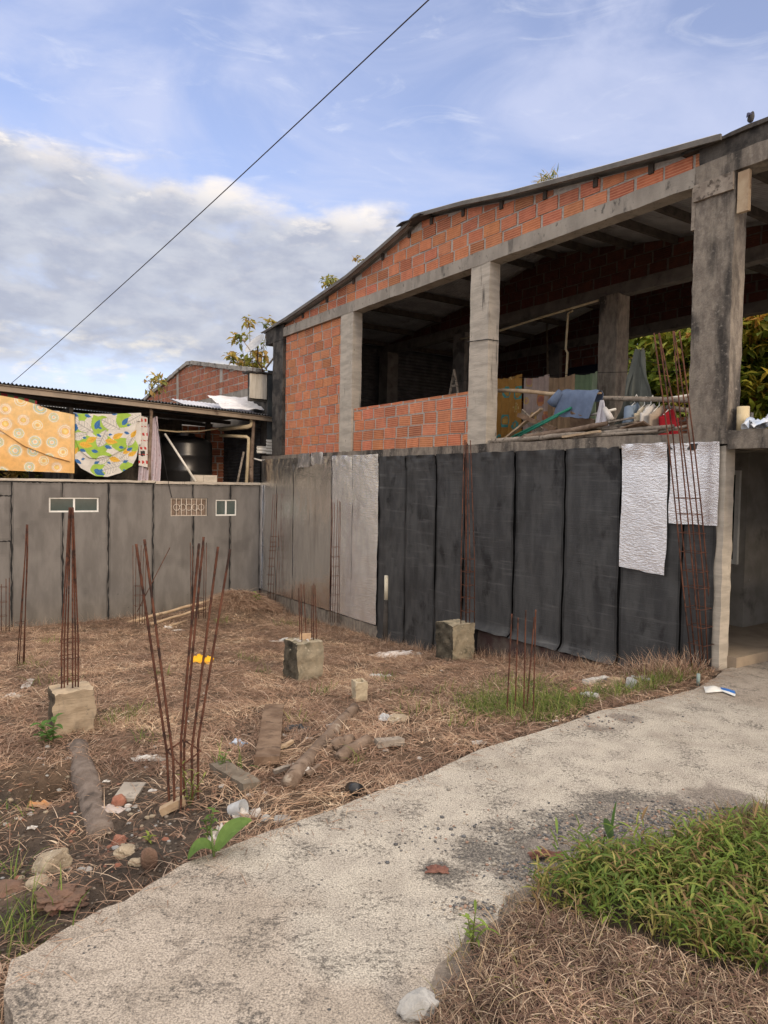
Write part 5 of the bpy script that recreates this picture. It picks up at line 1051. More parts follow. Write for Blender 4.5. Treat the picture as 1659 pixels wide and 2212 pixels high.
# chair-like clutter just behind the low brick wall
g = MB(); pts_ = [W(*x, 1.6) for x in ((972, 850), (978, 815), (982, 842), (986, 812), (990, 852))]; g.tube([W(970, 862, 1.7), W(981, 800, 1.7), W(992, 862, 1.7)], .03, 6); g.tube([W(975, 835, 1.7), W(988, 832, 1.7)], .025, 6); tag(g.build('folding_trestle', M['woodgrey'], None), 'dim folded trestle behind the low brick wall', 'trestle')
q = P(6.4, .9, 3.1); crumple('fabric_heap', 'grey cloth heap just showing over the low brick wall', 'cloth', P(6.2, .9, 3.42), .55, .3, .25, mat('grey_cloth', (.10, .10, .105), (.15, .15, .155), scale=5), 9.)
g = MB(); g.bst(5.7, 6.7, .7, 1.15, 2.66, 3.42); tag(g.build('storage_crate', M['purlin'], None), 'dark crate behind the low brick wall under a grey cloth', 'crate')
g = MB(); g.tube([P(4.40, -.045, 4.32), P(3.9, -.045, 4.285), P(3.88, .2, 4.28)], .007, 5); g.tube([P(4.4, .0, 4.34), P(7.9, 2.9, 3.1)], .006, 4); tag(g.build('tie_wire', M['tar'], None), 'black wire tied round the second column', 'wire')
# ================================================================== timber, stones and litter on the lot
def log(name, label, a, b, r0, r1, m='bark', cat='log', n=14, bend=.02, group=None):
    a, b = np.asarray(a), np.asarray(b); g = MB(); g.tube([a+(b-a)*k/n+bend*np.array(noise.noise_vector(Vector((k*.35, r0*40, a[1])))) for k in range(n+1)], [(r0+(r1-r0)*k/n)*(1+.07*noise.noise(Vector((k*1.1, a[0], 0)))) for k in range(n+1)], 14, jit=.05)
    return tag(g.build(name, M[m], None, True), label, cat, group)
log('fallen_log', 'long barked log lying toward the path with a scrap of cloth on it', atg(622, 1708, .055), atg(765, 1545, .07), .060, .052)
log('fallen_log', 'short log half buried in straw to the right of the long one', atg(728, 1650, .04), atg(795, 1610, .04), .05, .05)
log('log_end', 'pale rotten log end beside the middle of the long log', atg(722, 1624, .04), atg(762, 1612, .05), .062, .05)
crumple('cloth_scrap', 'pale grey rag wrapped over the lower end of the long log', 'rag', atg(648, 1682, .03), .10, .05, .09, 'foam', 14., rot=1.2)
def slab(name, label, a, b, w, h, m, cat='plank', lift=.02, roll=0.):
    a, b = atg(*a, lift), atg(*b, lift); d = b-a; sdv = np.cross(d, [0, 0, 1.]); sdv /= np.linalg.norm(sdv); up = np.cross(sdv, d); up /= np.linalg.norm(up); e1 = sdv*math.cos(roll)+up*math.sin(roll); e2 = -sdv*math.sin(roll)+up*math.cos(roll)
    g = MB(); g.rbox(a-e1*w/2, d, e1*w, e2*h, seg=.05, amp=.010, fr=8); return tag(g.build(name, M[m], None), label, cat)
slab('wood_plank', 'thick rotten brown plank lying left of the long log', (577, 1664), (592, 1542), .19, .06, 'wood', lift=.04)
slab('wood_plank', 'grey plank end showing in the straw right of the logs', (812, 1618), (866, 1612), .09, .05, 'woodgrey', lift=.02)
slab('timber_beam', 'dark half-buried beam running from the bar fan toward the path', (470, 1664), (545, 1712), .14, .07, 'bark2', lift=.0)
slab('wood_stick', 'small pale stick beside the rotten plank', (598, 1626), (632, 1610), .03, .025, 'bamboo', 'stick')
slab('wood_stick', 'grey stick crossing under the lower end of the long log', (590, 1678), (640, 1662), .03, .03, 'woodgrey', 'stick')
slab('wood_stick', 'short brown stick right of the lower end of the long log', (662, 1682), (690, 1664), .035, .03, 'bark', 'stick')
slab('wood_splinter', 'orange-brown splintered wood by the foot of the bar fan', (402, 1742), (352, 1765), .06, .05, 'bamboo', 'wood piece')
log('half_buried_log', 'thick dull log half buried along the right side of the damp hollow', atg(168, 1612, -.035), atg(222, 1802, -.04), .10, .105, 'dullbark', 'log', bend=.025)
slab('slate_piece', 'flat grey slab leaning in the straw left of the bar fan', (268, 1735), (292, 1700), .16, .03, 'conc', 'slab', lift=.01)
for lab, a, b, r in (('longest bamboo pole leaning over the straw mound', (275,1348), (470,1292), .035), ('middle bamboo pole on the straw mound', (325,1352), (462,1306), .03), ('shortest bamboo pole lowest on the straw mound', (366,1356), (440,1330), .03)):
    log('bamboo_pole', lab, atg(*a, .03), atd(b[0], b[1], atg(*a)[1]+1.5), r, r*.9, 'bamboo', 'bamboo pole', group='poles on the straw mound')
# hollow block on end
b = atg(781, 1516); hb = MB(); w, d_, h, th = .135, .15, .215, .032
a1 = np.array([.93, .37, 0]); a2 = np.array([-.37, .93, 0]); c0 = b-a1*w/2
for o, x, y in ((c0, a1*w, a2*th), (c0+a2*(d_-th), a1*w, a2*th), (c0+a2*th, a1*th, a2*(d_-2*th)), (c0+a1*(w-th)+a2*th, a1*th, a2*(d_-2*th))): hb.rbox(o-np.array([0, 0, .03]), x, y, np.array([0, 0, h+.03]), seg=.03, amp=.014, fr=14)
tag(hb.build('hollow_block', mat('buff_block', (.46, .39, .27), (.36, .30, .21), scale=12, c3=(.25, .21, .15), s3=8, t3=(.56, .68), bump=.7), None), 'broken hollow concrete block standing on end in the straw', 'block')
def rock(label, px, r, m, seed, sub=3, name='rock', amp=.35, rot=0., lift=.3, flat=0., fr=1.5, cat='rock', group=None, cuts=0, cut=.72):
    c = atg(*px)+np.array([0, 0, r[2]*lift]); g = MB(); g.blob(c, r, sub, amp, fr, seed, rot, flat, cuts, cut); return tag(g.build(name, M[m], None, sub > 3), label, cat, group)
rock('large angular pale rock by the slab edge at the lower left', (112, 1885), (.115, .09, .10), 'stone', 2.3, 5, amp=.25, rot=.5, lift=.62, fr=1.6, cuts=9, cut=.66)
rock('smooth tan stone under the large angular rock', (84, 1915), (.07, .055, .04), 'stone', 5.1, 4, amp=.15, lift=.5)
rock('grey-white boulder at the edge of the near dry grass', (900, 2192), (.072, .058, .055), 'stonegrey', 7.7, 5, amp=.30, lift=.72, rot=.4, fr=2.2, cuts=7, cut=.8)
rock('reddish rubble lump cut by the left picture edge', (20, 1925), (.10, .08, .04), 'earth', 3.3, 3, amp=.3)
rock('broad flat reddish earth lump below the large rock', (132, 1942), (.13, .10, .035), 'earth', 9.2, 5, amp=.6, lift=.1, fr=2.5)
rock('flat oval brown stone standing by the slab edge', (322, 1876), (.05, .028, .075), 'earth', 4.4, 3, amp=.12, lift=.7, flat=0)
rock('pale pointed stone above the oval brown stone', (273, 1845), (.07, .05, .04), 'stone', 6.6, 3)
rock('small pale stone left of the oval brown stone', (296, 1866), (.05, .03, .025), 'stone', 1.6, 3)
rock('rounded red-brown lump at the left of the rubble spill', (258, 1738), (.055, .045, .05), 'stonered', 1.9, 3, amp=.2, lift=.5)
rock('orange brick shard in the rubble spill', (258, 1822), (.05, .04, .04), 'stonered', 2.9, 3, amp=.4)
rock('small white pebble beside the red-brown lump', (277, 1743), (.028, .022, .018), 'foam', 3.9, 2, amp=.1)
rock('yellowish stone against the diamond stirrup', (388, 1596), (.045, .035, .03), 'stone', 4.9, 3, amp=.2)
rock('mossy rubble lump right of the litter heap', (860, 1558), (.09, .07, .05), 'stone', 12.9, 3, amp=.4)
rock('pale slab fragment lying against the path edge', (610, 1775), (.085, .06, .03), 'stonegrey', 5.9, 3, flat=.4, amp=.2)
rock('round grey stone left of the slab fragment', (574, 1771), (.035, .03, .025), 'stonegrey', 6.9, 3, amp=.15)
rr = random.Random(3)
rub = []
for k in range(38):
    px = (rr.gauss(300, 45), rr.gauss(1790, 35)); r = rr.uniform(.008, .026)
    rub.append(rock('loose pale rubble stone in the spill below the bar fan', px, (r, r*rr.uniform(.6, .9), r*.6), rr.choice(('stone', 'earth', 'stonegrey', 'stonered', 'earth')), k*1.3, 2, 'rubble_stone', amp=.35, group='rubble stones below the bar fan', cat='stone'))
for k in range(60):
    px = (rr.uniform(0, 420), rr.uniform(1600, 2000)); r = rr.uniform(.010, .028)
    if px[1] > 2010-.42*px[0]: continue
    rock('small stone scattered on the bare soil at the lower left', px, (r, r*.8, r*.6), rr.choice(('stone', 'stonegrey', 'stonegrey', 'stonered')), k*1.7, 2, 'small_stone', amp=.3, group='stones on the bare soil', cat='stone')
Y_ = mat('yellow_cloth', (.80, .43, .02), (.70, .36, .02), scale=6, rough=.8, bump=.4)
crumple('yellow_cloth', 'bright yellow cloth crumpled in the straw behind the bar fan', 'cloth', atg(437, 1434), .14, .12, .16, Y_, 2.2)
crumple('sack', 'whitish woven sack lying flat in front of the sheeting', 'sack', atg(860, 1418), .42, .20, .09, mat('dirty_sack', (.64, .59, .55), (.50, .44, .39), scale=7, c3=(.24, .155, .10), s3=7, t3=(.52, .66)), 4.7, rot=.35, n=22)
crumple('food_wrapper', 'blue and white wrapper left of the rotten plank', 'wrapper', atg(515, 1608), .075, .045, .05, mat('blue_wrapper', (.62, .66, .72), (.25, .42, .62), scale=18, rough=.4), 8.1, rot=-.5)
crumple('plastic_wrap', 'crumpled white paper beside the clear cup', 'paper', atg(532, 1764), .085, .05, .06, 'foam', 9.1, rot=.4)
crumple('plastic_wrap', 'grey-white plastic scrap beside the big green leaf', 'plastic scrap', atg(472, 1818), .07, .045, .09, 'foam', 19.1, rot=.9)
crumple('plastic_wrap', 'pale torn film on the soil left of the bar fan', 'plastic scrap', atg(245, 1752), .08, .05, .04, mat('pinkish_film', (.36, .30, .275), (.46, .41, .38), scale=9), 29.1)
crumple('plastic_wrap', 'thin white film caught at the foot of the diamond stirrup', 'plastic scrap', atg(330, 1640), .16, .06, .03, 'foam', 31.)
crumple('plastic_wrap', 'white strip in the straw at the far left', 'plastic scrap', atg(60, 1478), .05, .20, .04, 'foam', 33., rot=.3)
crumple('plastic_wrap', 'small white scrap low in the straw at the far left', 'plastic scrap', atg(27, 1506), .09, .05, .05, 'foam', 35.)
crumple('plastic_wrap', 'white scrap near the foot of the grey wall', 'plastic scrap', atg(362, 1357), .09, .06, .05, 'foam', 37.)
crumple('plastic_wrap', 'pale scrap before the straw mound', 'plastic scrap', atg(385, 1362), .12, .07, .02, 'foam', 38.)
crumple('black_rag', 'black rag above the long log', 'rag', atg(645, 1578), .12, .06, .06, 'blackp', 39.)
crumple('clear_bag', 'clear plastic bag right of the long log', 'plastic bag', atg(838, 1556), .09, .06, .07, 'plastic', 41.)
crumple('clear_bag', 'clear plastic film right of the hollow block', 'plastic film', atg(822, 1463), .13, .05, .05, 'plastic', 43.)
crumple('white_paper', 'white paper scrap on the straw at the path edge', 'paper', atg(1036, 1606), .06, .035, .02, 'foam', 44.)
crumple('white_paper', 'white scrap on the log at its upper middle', 'paper', atg(715, 1570), .04, .03, .03, 'foam', 45.)
crumple('white_paper', 'white plaster flake at the foot of the mossy stub', 'flake', atg(690, 1458), .08, .03, .02, 'foam', 46.)
crumple('white_paper', 'white and teal litter left of the mossy stub', 'litter', atg(618, 1383), .13, .06, .04, mat('teal_litter', (.60, .58, .55), (.12, .25, .30), scale=7), 47.)
crumple('white_paper', 'whitish flat scrap left of the teal litter', 'litter', atg(597, 1386), .14, .05, .015, 'foam', 48.)
crumple('dry_leaf', 'curled brown leaf lying on the worn concrete', 'leaf', onz(945, 1882, .0), .055, .03, .03, mat('brown_leaf', (.14, .065, .05), (.20, .10, .075), scale=9), 5.)
crumple('dry_leaf', 'brown dead leaves at the tip of the near green grass', 'leaf', onz(1180, 1852, .01), .09, .03, .04, bpy.data.materials['brown_leaf'], 15.)
crumple('rusted_sheet', 'orange rusted sheet scrap beside the dark pit', 'sheet scrap', atg(78, 1742), .11, .05, .05, mat('orange_rust', (.55, .27, .11), (.42, .25, .14), scale=9), 6.)
g = MB(); a = atg(1246, 1500); crumple('plastic_bag', 'faded pink plastic beside the clear bottle', 'plastic bag', a, .08, .07, .07, mat('pink_plastic', (.42, .19, .15), (.34, .15, .12), scale=8), 51.)
bt = thing('plastic_bottle', atg(1273, 1513), 'clear plastic bottle lying in the grass by the path', 'bottle'); a = atg(1258, 1508, .04); b = atg(1292, 1514, .04); d = b-a; g = MB(); g.tube([a+d*k for k in (0, .12, .2, .35, .38, .6, .63, .9, 1.)], [.014, .016, .032, .036, .033, .036, .033, .036, .028], 14); g.build('bottle_body', M['plastic'], bt, True); g = MB(); g.tube([a+d*.4, a+d*.6], .0375, 14, cap=False); g.build('bottle_label', M['foam'], bt, True); g = MB(); g.tube([a-d*.10, a], .016, 10); g.build('cap', M['white'], bt, True)
cp = MB(); q = atg(498, 1766); e = np.array([.8, -.35, .35]); e /= np.linalg.norm(e); cp.tube([q+np.array([0, 0, .05]), q+np.array([0, 0, .05])+e*.11], [.036, .05], 18, cap=False); cp.tube([q+np.array([0, 0, .05]), q+np.array([0, 0, .05])+e*.003], [.036, .036], 18); tag(cp.build('plastic_cup', M['plastic'], None, True), 'clear plastic cup on its side above the big green leaf', 'cup')
slab('foam_bar', 'long white foam piece in the grass before the black sheeting', (1264, 1483), (1312, 1474), .09, .05, 'foam', 'foam piece')
slab('cardboard_piece', 'buff cardboard scrap between the foam piece and the clear cup', (1320, 1482), (1340, 1478), .12, .05, 'bamboo', 'cardboard')
cp = MB(); q = atg(1358, 1487); cp.tube([q, q+np.array([.02, -.03, .10])], [.04, .055], 16, cap=False); tag(cp.build('plastic_cup', M['plastic'], None, True), 'clear cup near the foot of the black sheeting', 'cup')
for k in range(16):
    px = (1385+rr.uniform(-25, 50), 1468+rr.uniform(-7, 8)); crumple('litter_scrap', 'whitish scrap in the litter at the foot of the black sheeting', 'litter', atg(*px), rr.uniform(.02, .06), rr.uniform(.02, .04), .03, rr.choice(('foam', 'plastic')), 60+k, 'scraps below the black sheeting', 6)
for k, px in enumerate([(610,1590),(668,1597),(832,1622),(905,1640),(440,1500),(360,1660),(540,1720),(700,1540),(760,1500),(955,1450),(500,1430),(405,1560),(330,1710),(480,1700),(575,1715),(150,1640),(90,1640),(40,1770),(70,1790),(230,1690),(985,1610),(470,1400),(1000,1530),(1200,1560),(1340,1518),(1150,1480),(1090,1540)]):
    crumple('litter_scrap', 'tiny pale scrap dotted over the straw and soil', 'litter', atg(*px), rr.uniform(.015, .035), rr.uniform(.012, .025), .02, 'foam', 90+k, 'scraps over the lot', 5)
pk = thing('snack_packet', onz(1552, 1494, 0), 'white and blue flattened packet lying on the concrete by the corner post', 'packet')
a, b, c_, d = onz(1520, 1484, .01), onz(1524, 1497, .01), onz(1560, 1494, .012), onz(1556, 1486, .012)
def quadrows(a, b, c, d, n=8, h=.02): return [[(a+(d-a)*i/n)*(1-j/n)+(b+(c-b)*i/n)*(j/n)+np.array([0, 0, .005+h*math.sin(math.pi*j/n)*math.sin(math.pi*i/n)]) for i in range(n+1)] for j in range(n+1)]
g = MB(); g.grid(quadrows(a, b, c_, d, 8, .035), th=np.array([0, 0, -.004])); g.build('packet_body', M['white'], pk, True)
g = MB(); g.grid(quadrows(d+np.array([0, 0, .004]), (c_+d)/2, onz(1589, 1500, .012), onz(1587, 1493, .012), 6, .012), th=np.array([0, 0, -.003])); g.build('blue_band', mat('packet_blue', (.03, .13, .42), (.04, .17, .5), rough=.4), pk, True)
g = MB(); g.grid(quadrows((c_+d)/2, c_, onz(1588, 1505, .012), onz(1589, 1500, .012), 6, .010), th=np.array([0, 0, -.003])); g.build('white_band', M['white'], pk, True)
g = MB(); q = atg(1508, 1482); g.tube([q, q+np.array([0, 0, .13])], .018, 10); tag(g.build('peg', mat('verdigris_peg', (.20, .27, .25), (.28, .34, .31)), None, True), 'short grey-green peg at the grass edge before the corner post', 'peg')
g = MB(); q = atg(767, 1718, .035); g.tube([q-np.array([.03, -.05, .01]), q+np.array([.02, -.045, .02])], .045, 18, cap=True); o = g.build('black_pipe_end', M['blackp'], None, True); tag(o, 'black round pipe end at the edge of the path', 'pipe end')
pp = thing('pipe_stub', atg(832, 1388), 'upright pipe stub, white above and mossy black below, before the silver sheets', 'pipe'); q = atg(832, 1388); t_ = atd(835, 1243, q[1]); k_ = q+(t_-q)*.64
g = MB(); g.tube([q-np.array([0, 0, .1]), k_], .048, 14, jit=.08); g.build('mossy_section', M['concblk'], pp, True)
g = MB(); g.tube([k_, t_], .04, 14, jit=.02); g.build('white_section', mat('stained_white_pvc', (.66, .62, .50), (.58, .53, .40), scale=5, c3=(.10, .09, .07), s3=7, t3=(.58, .66), st3=(1, 1, .4)), pp, True)
# ================================================================== overhead wire and roof-top bird
A = P(12.25, -5.75, 3.99); B = atd(925, 0, 6.2); Dv = B-A
A0 = Lp(20, 832, 12.25)
g = MB(); pts_ = []
for k in np.linspace(0, 1.9, 40): q = A0+(atd(925, 0, 6.4)-A0)*k; q = q-np.array([0, 0, .22*4*k*(1-k)*.25]) if k <= 1 else q; pts_.append(q)
g.tube(pts_, .0062, 6); tag(g.build('overhead_wire', mat('dark_wire', (.05, .04, .035)), None, True), 'single dark wire rising across the sky from the left roof', 'wire')
bd = thing('perched_bird', P(st(W(1622, 260, .05))[0], .05, 5.93), 'small dark bird perched on the parapet at the upper right', 'bird'); c = P(st(W(1622, 260, .05))[0], .05, 6.01)
g = MB(); rt = np.array([.83, .56, 0])
def sk(ax, pts, rad): g.tube(pts, rad, 10)
up_ = np.array([0, 0, 1.])
g.tube([c-up_*.035-rt*.018, c-up_*.02-rt*.008, c+up_*.005, c+up_*.022+rt*.012, c+up_*.036+rt*.014, c+up_*.044+rt*.020, c+up_*.045+rt*.034], [.008, .022, .024, .019, .016, .012, .002], 12)
g.build('bird_body', mat('dark_plumage', (.03, .03, .035), (.07, .065, .06), scale=60), bd, True)
g = MB(); g.tube([c+up_*.025-rt*.008, c+up_*.018-rt*.038, c-up_*.012-rt*.058], [.012, .012, .003], 8); g.build('wing', mat('slate_wing', (.05, .055, .10)), bd, True)
g = MB(); g.tube([c-up_*.03, c-up_*.085], .003, 5); g.build('leg', M['tar'], bd); bd.scale = (1.45, 1.45, 1.45)
# ================================================================== grasses, plants and trees
def smooth_noise(x, y, fr, sd): return nz2(x, y, fr, sd)
def blades(base, ang, length, rise, width, col, droop, lean=None, seg=3):
    """ribbon blades: base (n,3); ang heading; rise = start elevation (rad); droop = how far it bends over."""
    n = len(base); V = np.zeros((n, (seg+1)*2, 3)); pos = base.copy(); el = rise.copy(); dx = np.cos(ang); dy = np.sin(ang); wv = np.c_[-dy, dx, np.zeros(n)]
    tw = rng.uniform(-.6, .6, n)
    for k in range(seg+1):
        w = width*(1-.92*(k/seg)**1.6)*.5; V[:, 2*k] = pos-wv*w[:, None]+np.c_[np.zeros(n), np.zeros(n), tw*w]; V[:, 2*k+1] = pos+wv*w[:, None]-np.c_[np.zeros(n), np.zeros(n), tw*w]
        st_ = length/seg; pos = pos+np.c_[dx*np.cos(el)*st_, dy*np.cos(el)*st_, np.sin(el)*st_]; el = el-droop/seg
    m = (seg+1)*2; b0 = (np.arange(n)*m)[:, None, None]; q = np.array([[2*k, 2*k+1, 2*k+3, 2*k+2] for k in range(seg)])[None]
    F_ = (b0+q).reshape(-1, 4); return V.reshape(-1, 3), F_, np.repeat(col, m, axis=0)
def join(parts):
    v = []; f = []; c = []; o = 0
    for a, b, d in parts: v.append(a); f.append(b+o); c.append(d); o += len(a)
    return np.vstack(v), np.vstack(f), np.vstack(c)
def pick(palette, n, p=None, var=.16):
    k = rng.choice(len(palette), n, p=p); return np.array(palette)[k]*(1+rng.uniform(-var, var, (n, 1)))
STRAW = [(.41, .275, .185), (.305, .193, .13), (.52, .38, .268), (.185, .115, .08), (.61, .48, .355), (.365, .225, .152)]; SP = [.28, .26, .16, .16, .06, .08]
GREEN = [(.14, .205, .045), (.20, .255, .065), (.10, .155, .04), (.28, .29, .095)]
def lot_points(n, xr, yr):
    x = rng.uniform(*xr, n); y = rng.uniform(*yr, n); q = np.c_[x, y]; rel = q-C0[:2]; s = rel@bu[:2]; t = rel@bv[:2]
    ok = (t < -.02) & (s < 12.33) & ~onpath(q[:, 0], q[:, 1]); return q[ok]
def dirtness(q):
    d = np.zeros(len(q))
    for c in dirtc: d = np.maximum(d, np.exp(-((q-c)**2).sum(1)/.42**2))
    return d
# matted dry straw over the lot
q = lot_points(760000, (-8.5, 5.5), (2.5, 18.5)); dist = np.linalg.norm(q, axis=1)
keep = rng.random(len(q)) < np.clip(1.15-.045*dist, .35, 1)*(1-.93*np.clip(dirtness(q)*1.15, 0, 1)); q = q[keep]
cl = nz2(q[:, 0], q[:, 1], 1.6, 21.); cl2 = nz2(q[:, 0], q[:, 1], 4.5, 25.); q = q[rng.random(len(q)) < np.clip(.66+.85*cl+.55*cl2, .08, 1)]; n = len(q)
cl = nz2(q[:, 0], q[:, 1], 1.2, 31.); ang = rng.uniform(0, 6.283, n)*.55+2.6*nz2(q[:, 0], q[:, 1], .9, 41.)*2
ds = np.linalg.norm(q, axis=1); col = pick(STRAW, n, SP)*(1+.55*cl[:, None]); col[:, 1] *= 1+.06*cl
z = surf(q[:, 0], q[:, 1]) if False else terr(q[:, 0], q[:, 1])
base = np.c_[q, z+rng.uniform(-.005, .035, n)]
x_ = rng.uniform(-2, 4, 60000); y_ = rng.uniform(2, 9, 60000); ok = onpath(x_, y_); x_, y_ = x_[ok], y_[ok]; ed_ = segdist(np.c_[x_, y_], edge[5:]); ok = rng.random(len(x_)) < .55*np.exp(-ed_/.07)+.004*np.exp(-ed_/.6); x_, y_ = x_[ok], y_[ok]; m_ = len(x_)
spill = blades(np.c_[x_, y_, np.full(m_, .006)], rng.uniform(0, 6.283, m_), rng.uniform(.04, .16, m_), rng.uniform(-.02, .25, m_), rng.uniform(.002, .0045, m_), pick(STRAW, m_, SP), rng.uniform(.0, .5, m_))
w_ = rng.random(n) < .13
strawv = [spill, blades(base[w_], ang[w_]+rng.normal(0, 1, w_.sum()), rng.uniform(.04, .11, w_.sum()), rng.uniform(-.1, .35, w_.sum()), rng.uniform(.006, .014, w_.sum()), np.clip(col[w_]*1.05, .02, 1), rng.uniform(.2, 1.2, w_.sum())), blades(base, ang, rng.uniform(.07, .26, n), rng.uniform(-.08, .5, n)**1., rng.uniform(.0026, .0058, n), np.clip(col, .02, 1), rng.uniform(.2, 1.5, n))]
# straw heaped on the mound
k = 7000; th = rng.uniform(0, 6.283, k); rd = .95*np.sqrt(rng.random(k)); mx = mq[0]+rd*np.cos(th); my = mq[1]+rd*np.sin(th); ok = ((np.c_[mx, my]-C0[:2])@bu[:2] < 12.3) & ((np.c_[mx, my]-C0[:2])@bv[:2] < -.03); mx, my = mx[ok], my[ok]; k = len(mx)
strawv.append(blades(np.c_[mx, my, terr(mx, my)+rng.uniform(0, .06, k)], np.arctan2(my-mq[1], mx-mq[0])+rng.normal(0, .9, k), rng.uniform(.15, .42, k), rng.uniform(-.2, .5, k), rng.uniform(.005, .010, k), pick(STRAW, k, SP)*1.05, rng.uniform(.5, 1.5, k)))
v, f, c = join(strawv); tag(fast('dry_straw', v, f, M['straw'], c), kind='stuff')
# standing dry grass along the wall foot and by the corner cage
parts = []
def band(nb, s0, s1, t0, t1, hl, pal_, w=(.003, .006), p=None, lean=1.2):
    s = rng.uniform(s0, s1, nb); t = rng.uniform(t0, t1, nb); xy = C0[:2]+np.outer(s, bu[:2])+np.outer(t, bv[:2]); zz = terr(xy[:, 0], xy[:, 1])
    parts.append(blades(np.c_[xy, zz-.02], rng.uniform(0, 6.283, nb), rng.uniform(*hl, nb), rng.uniform(.75, 1.5, nb), rng.uniform(*w, nb), pick(pal_, nb, p), rng.uniform(.1, lean, nb)))
band(1800, .9, 6.5, -.45, -.06, (.10, .28), STRAW, p=SP); band(900, .05, .75, -.7, -.1, (.15, .42), STRAW, p=SP, lean=2.2, w=(.005, .009)); band(900, 7, 12, -.6, -.05, (.1, .3), STRAW, p=SP); band(700, 12.0, 12.3, -6, -.2, (.1, .3), STRAW, p=SP)
v, f, c = join(parts); tag(fast('dry_grass', v, f, M['straw'], c), kind='stuff')
# green grass: by the short bars, along the path edge, thin tufts elsewhere
parts = []
def tuft(px, nb, r, hl, w=(.004, .009), pal_=GREEN, rise=(.7, 1.45)):
    c0 = atg(*px); a = rng.uniform(0, 6.283, nb); d = r*np.sqrt(rng.random(nb)); x = c0[0]+d*np.cos(a); y = c0[1]+d*np.sin(a); ok = ~onpath(x, y) | (rng.random(nb) < .12); x, y = x[ok], y[ok]; m_ = len(x)
    if m_ == 0: return
    parts.append(blades(np.c_[x, y, terr(x, y) if False else surf(x, y)-.01], rng.uniform(0, 6.283, m_), rng.uniform(*hl, m_), rng.uniform(*rise, m_), rng.uniform(*w, m_), pick(pal_, m_, var=.25), rng.uniform(.3, 1.8, m_)))
for x, y, nb, r in ((1090,1535,420,.42),(1130,1545,420,.40),(1180,1535,420,.38),(1055,1515,260,.35),(1215,1525,240,.28),(1110,1480,200,.4),(1165,1500,180,.35),(1240,1528,160,.2),(1290,1512,160,.22),(1330,1502,150,.22),(1380,1490,150,.2),(1425,1478,220,.22),(1465,1466,140,.2),(1020,1540,90,.3)): tuft((x, y), nb, r, (.08, .26))
for x, y, nb, r in ((700,1500,30,.15),(830,1470,40,.15),(545,1430,30,.12),(570,1455,22,.12),(965,1500,40,.2),(880,1500,30,.2),(480,1345,40,.2),(70,1440,60,.22),(95,1475,40,.2),(250,1560,70,.25),(300,1540,50,.2),(520,1425,20,.1),(640,1560,24,.1),(900,1540,40,.22),(350,1460,30,.15),(620,1350,60,.3),(690,1345,70,.3),(740,1345,60,.25),(330,1600,30,.15),(520,1660,14,.08),(475,1655,14,.06),(760,1655,14,.08),(150,1480,30,.15),(40,1900,40,.2),(70,1985,40,.15),(30,2040,60,.15),(155,2010,14,.04),(10,1760,40,.2),(130,1345,80,.3),(110,1390,50,.2),(1000,1570,30,.15)): tuft((x, y), nb, r, (.07, .24))
v, f, c = join(parts); tag(fast('green_grass', v, f, M['leaf'], c), kind='stuff')
# near verge: dry grass below, dense broad-bladed grass above
def verge_points(n, poly_px, z=.03):
    pl = np.array([onz(x, y, z)[:2] for x, y in poly_px]); lo, hi = pl.min(0), pl.max(0); q = rng.uniform(lo, hi, (n, 2)); return q[inpoly(q, pl)]
q = verge_points(66000, [(905,2290),(928,2200),(960,2135),(1005,2075),(1055,2020),(1105,1980),(1160,1945),(1250,1990),(1400,2060),(1560,2120),(1700,2140),(2700,2180),(2600,2330),(900,2330)]); q = q[rng.random(len(q)) < np.clip(.75+.8*nz2(q[:, 0], q[:, 1], 4., 3.), .2, 1)]; n = len(q)
cc = pick([(.29, .195, .135), (.20, .125, .09), (.43, .32, .225), (.11, .07, .055), (.55, .44, .32), (.22, .20, .08)], n, [.26, .26, .18, .18, .08, .04])*(1+.5*nz2(q[:, 0], q[:, 1], 2.5, 8.)[:, None])
pts1 = [blades(np.c_[q, vhf(q[:, 0], q[:, 1])+rng.uniform(0, .03, n)], rng.uniform(0, 6.283, n), rng.uniform(.03, .12, n), rng.uniform(-.2, .75, n), rng.uniform(.0022, .005, n), cc, rng.uniform(.1, 1.6, n))]
q = verge_points(5200, [(880,2290),(900,2200),(930,2120),(970,2055),(1020,1998),(1075,1952),(1140,1905),(1200,1875),(1230,1900),(1150,1950),(1060,2010),(990,2090),(940,2190),(920,2290)]); q = q[rng.random(len(q)) < np.clip(.45+1.1*nz2(q[:, 0], q[:, 1], 5., 17.), .05, 1)]; n = len(q)
pts1.append(blades(np.c_[q, np.maximum(0, vhf(q[:, 0], q[:, 1]))], rng.uniform(0, 6.283, n), rng.uniform(.03, .13, n), rng.uniform(0, 1.2, n), rng.uniform(.002, .0042, n), pick([(.36, .25, .16), (.27, .19, .10), (.20, .20, .06), (.47, .36, .24)], n), rng.uniform(.2, 1.6, n)))
q = verge_points(260, [(930,2230),(1000,2050),(1150,1950),(1500,2040),(1659,2110),(1659,2230)]); n = len(q)
pts1.append(blades(np.c_[q, vhf(q[:, 0], q[:, 1])], rng.uniform(0, 6.283, n), rng.uniform(.10, .26, n), rng.uniform(.2, 1.2, n), rng.uniform(.0022, .0042, n), pick([(.52, .40, .26), (.40, .29, .17)], n), rng.uniform(.1, 1.3, n), seg=4))
q = verge_points(11000, [(1450,1820),(1510,1795),(1570,1770),(1659,1755),(1720,1755),(2500,1750),(2500,1850),(1720,1850),(1600,1840),(1500,1835)]); n = len(q)
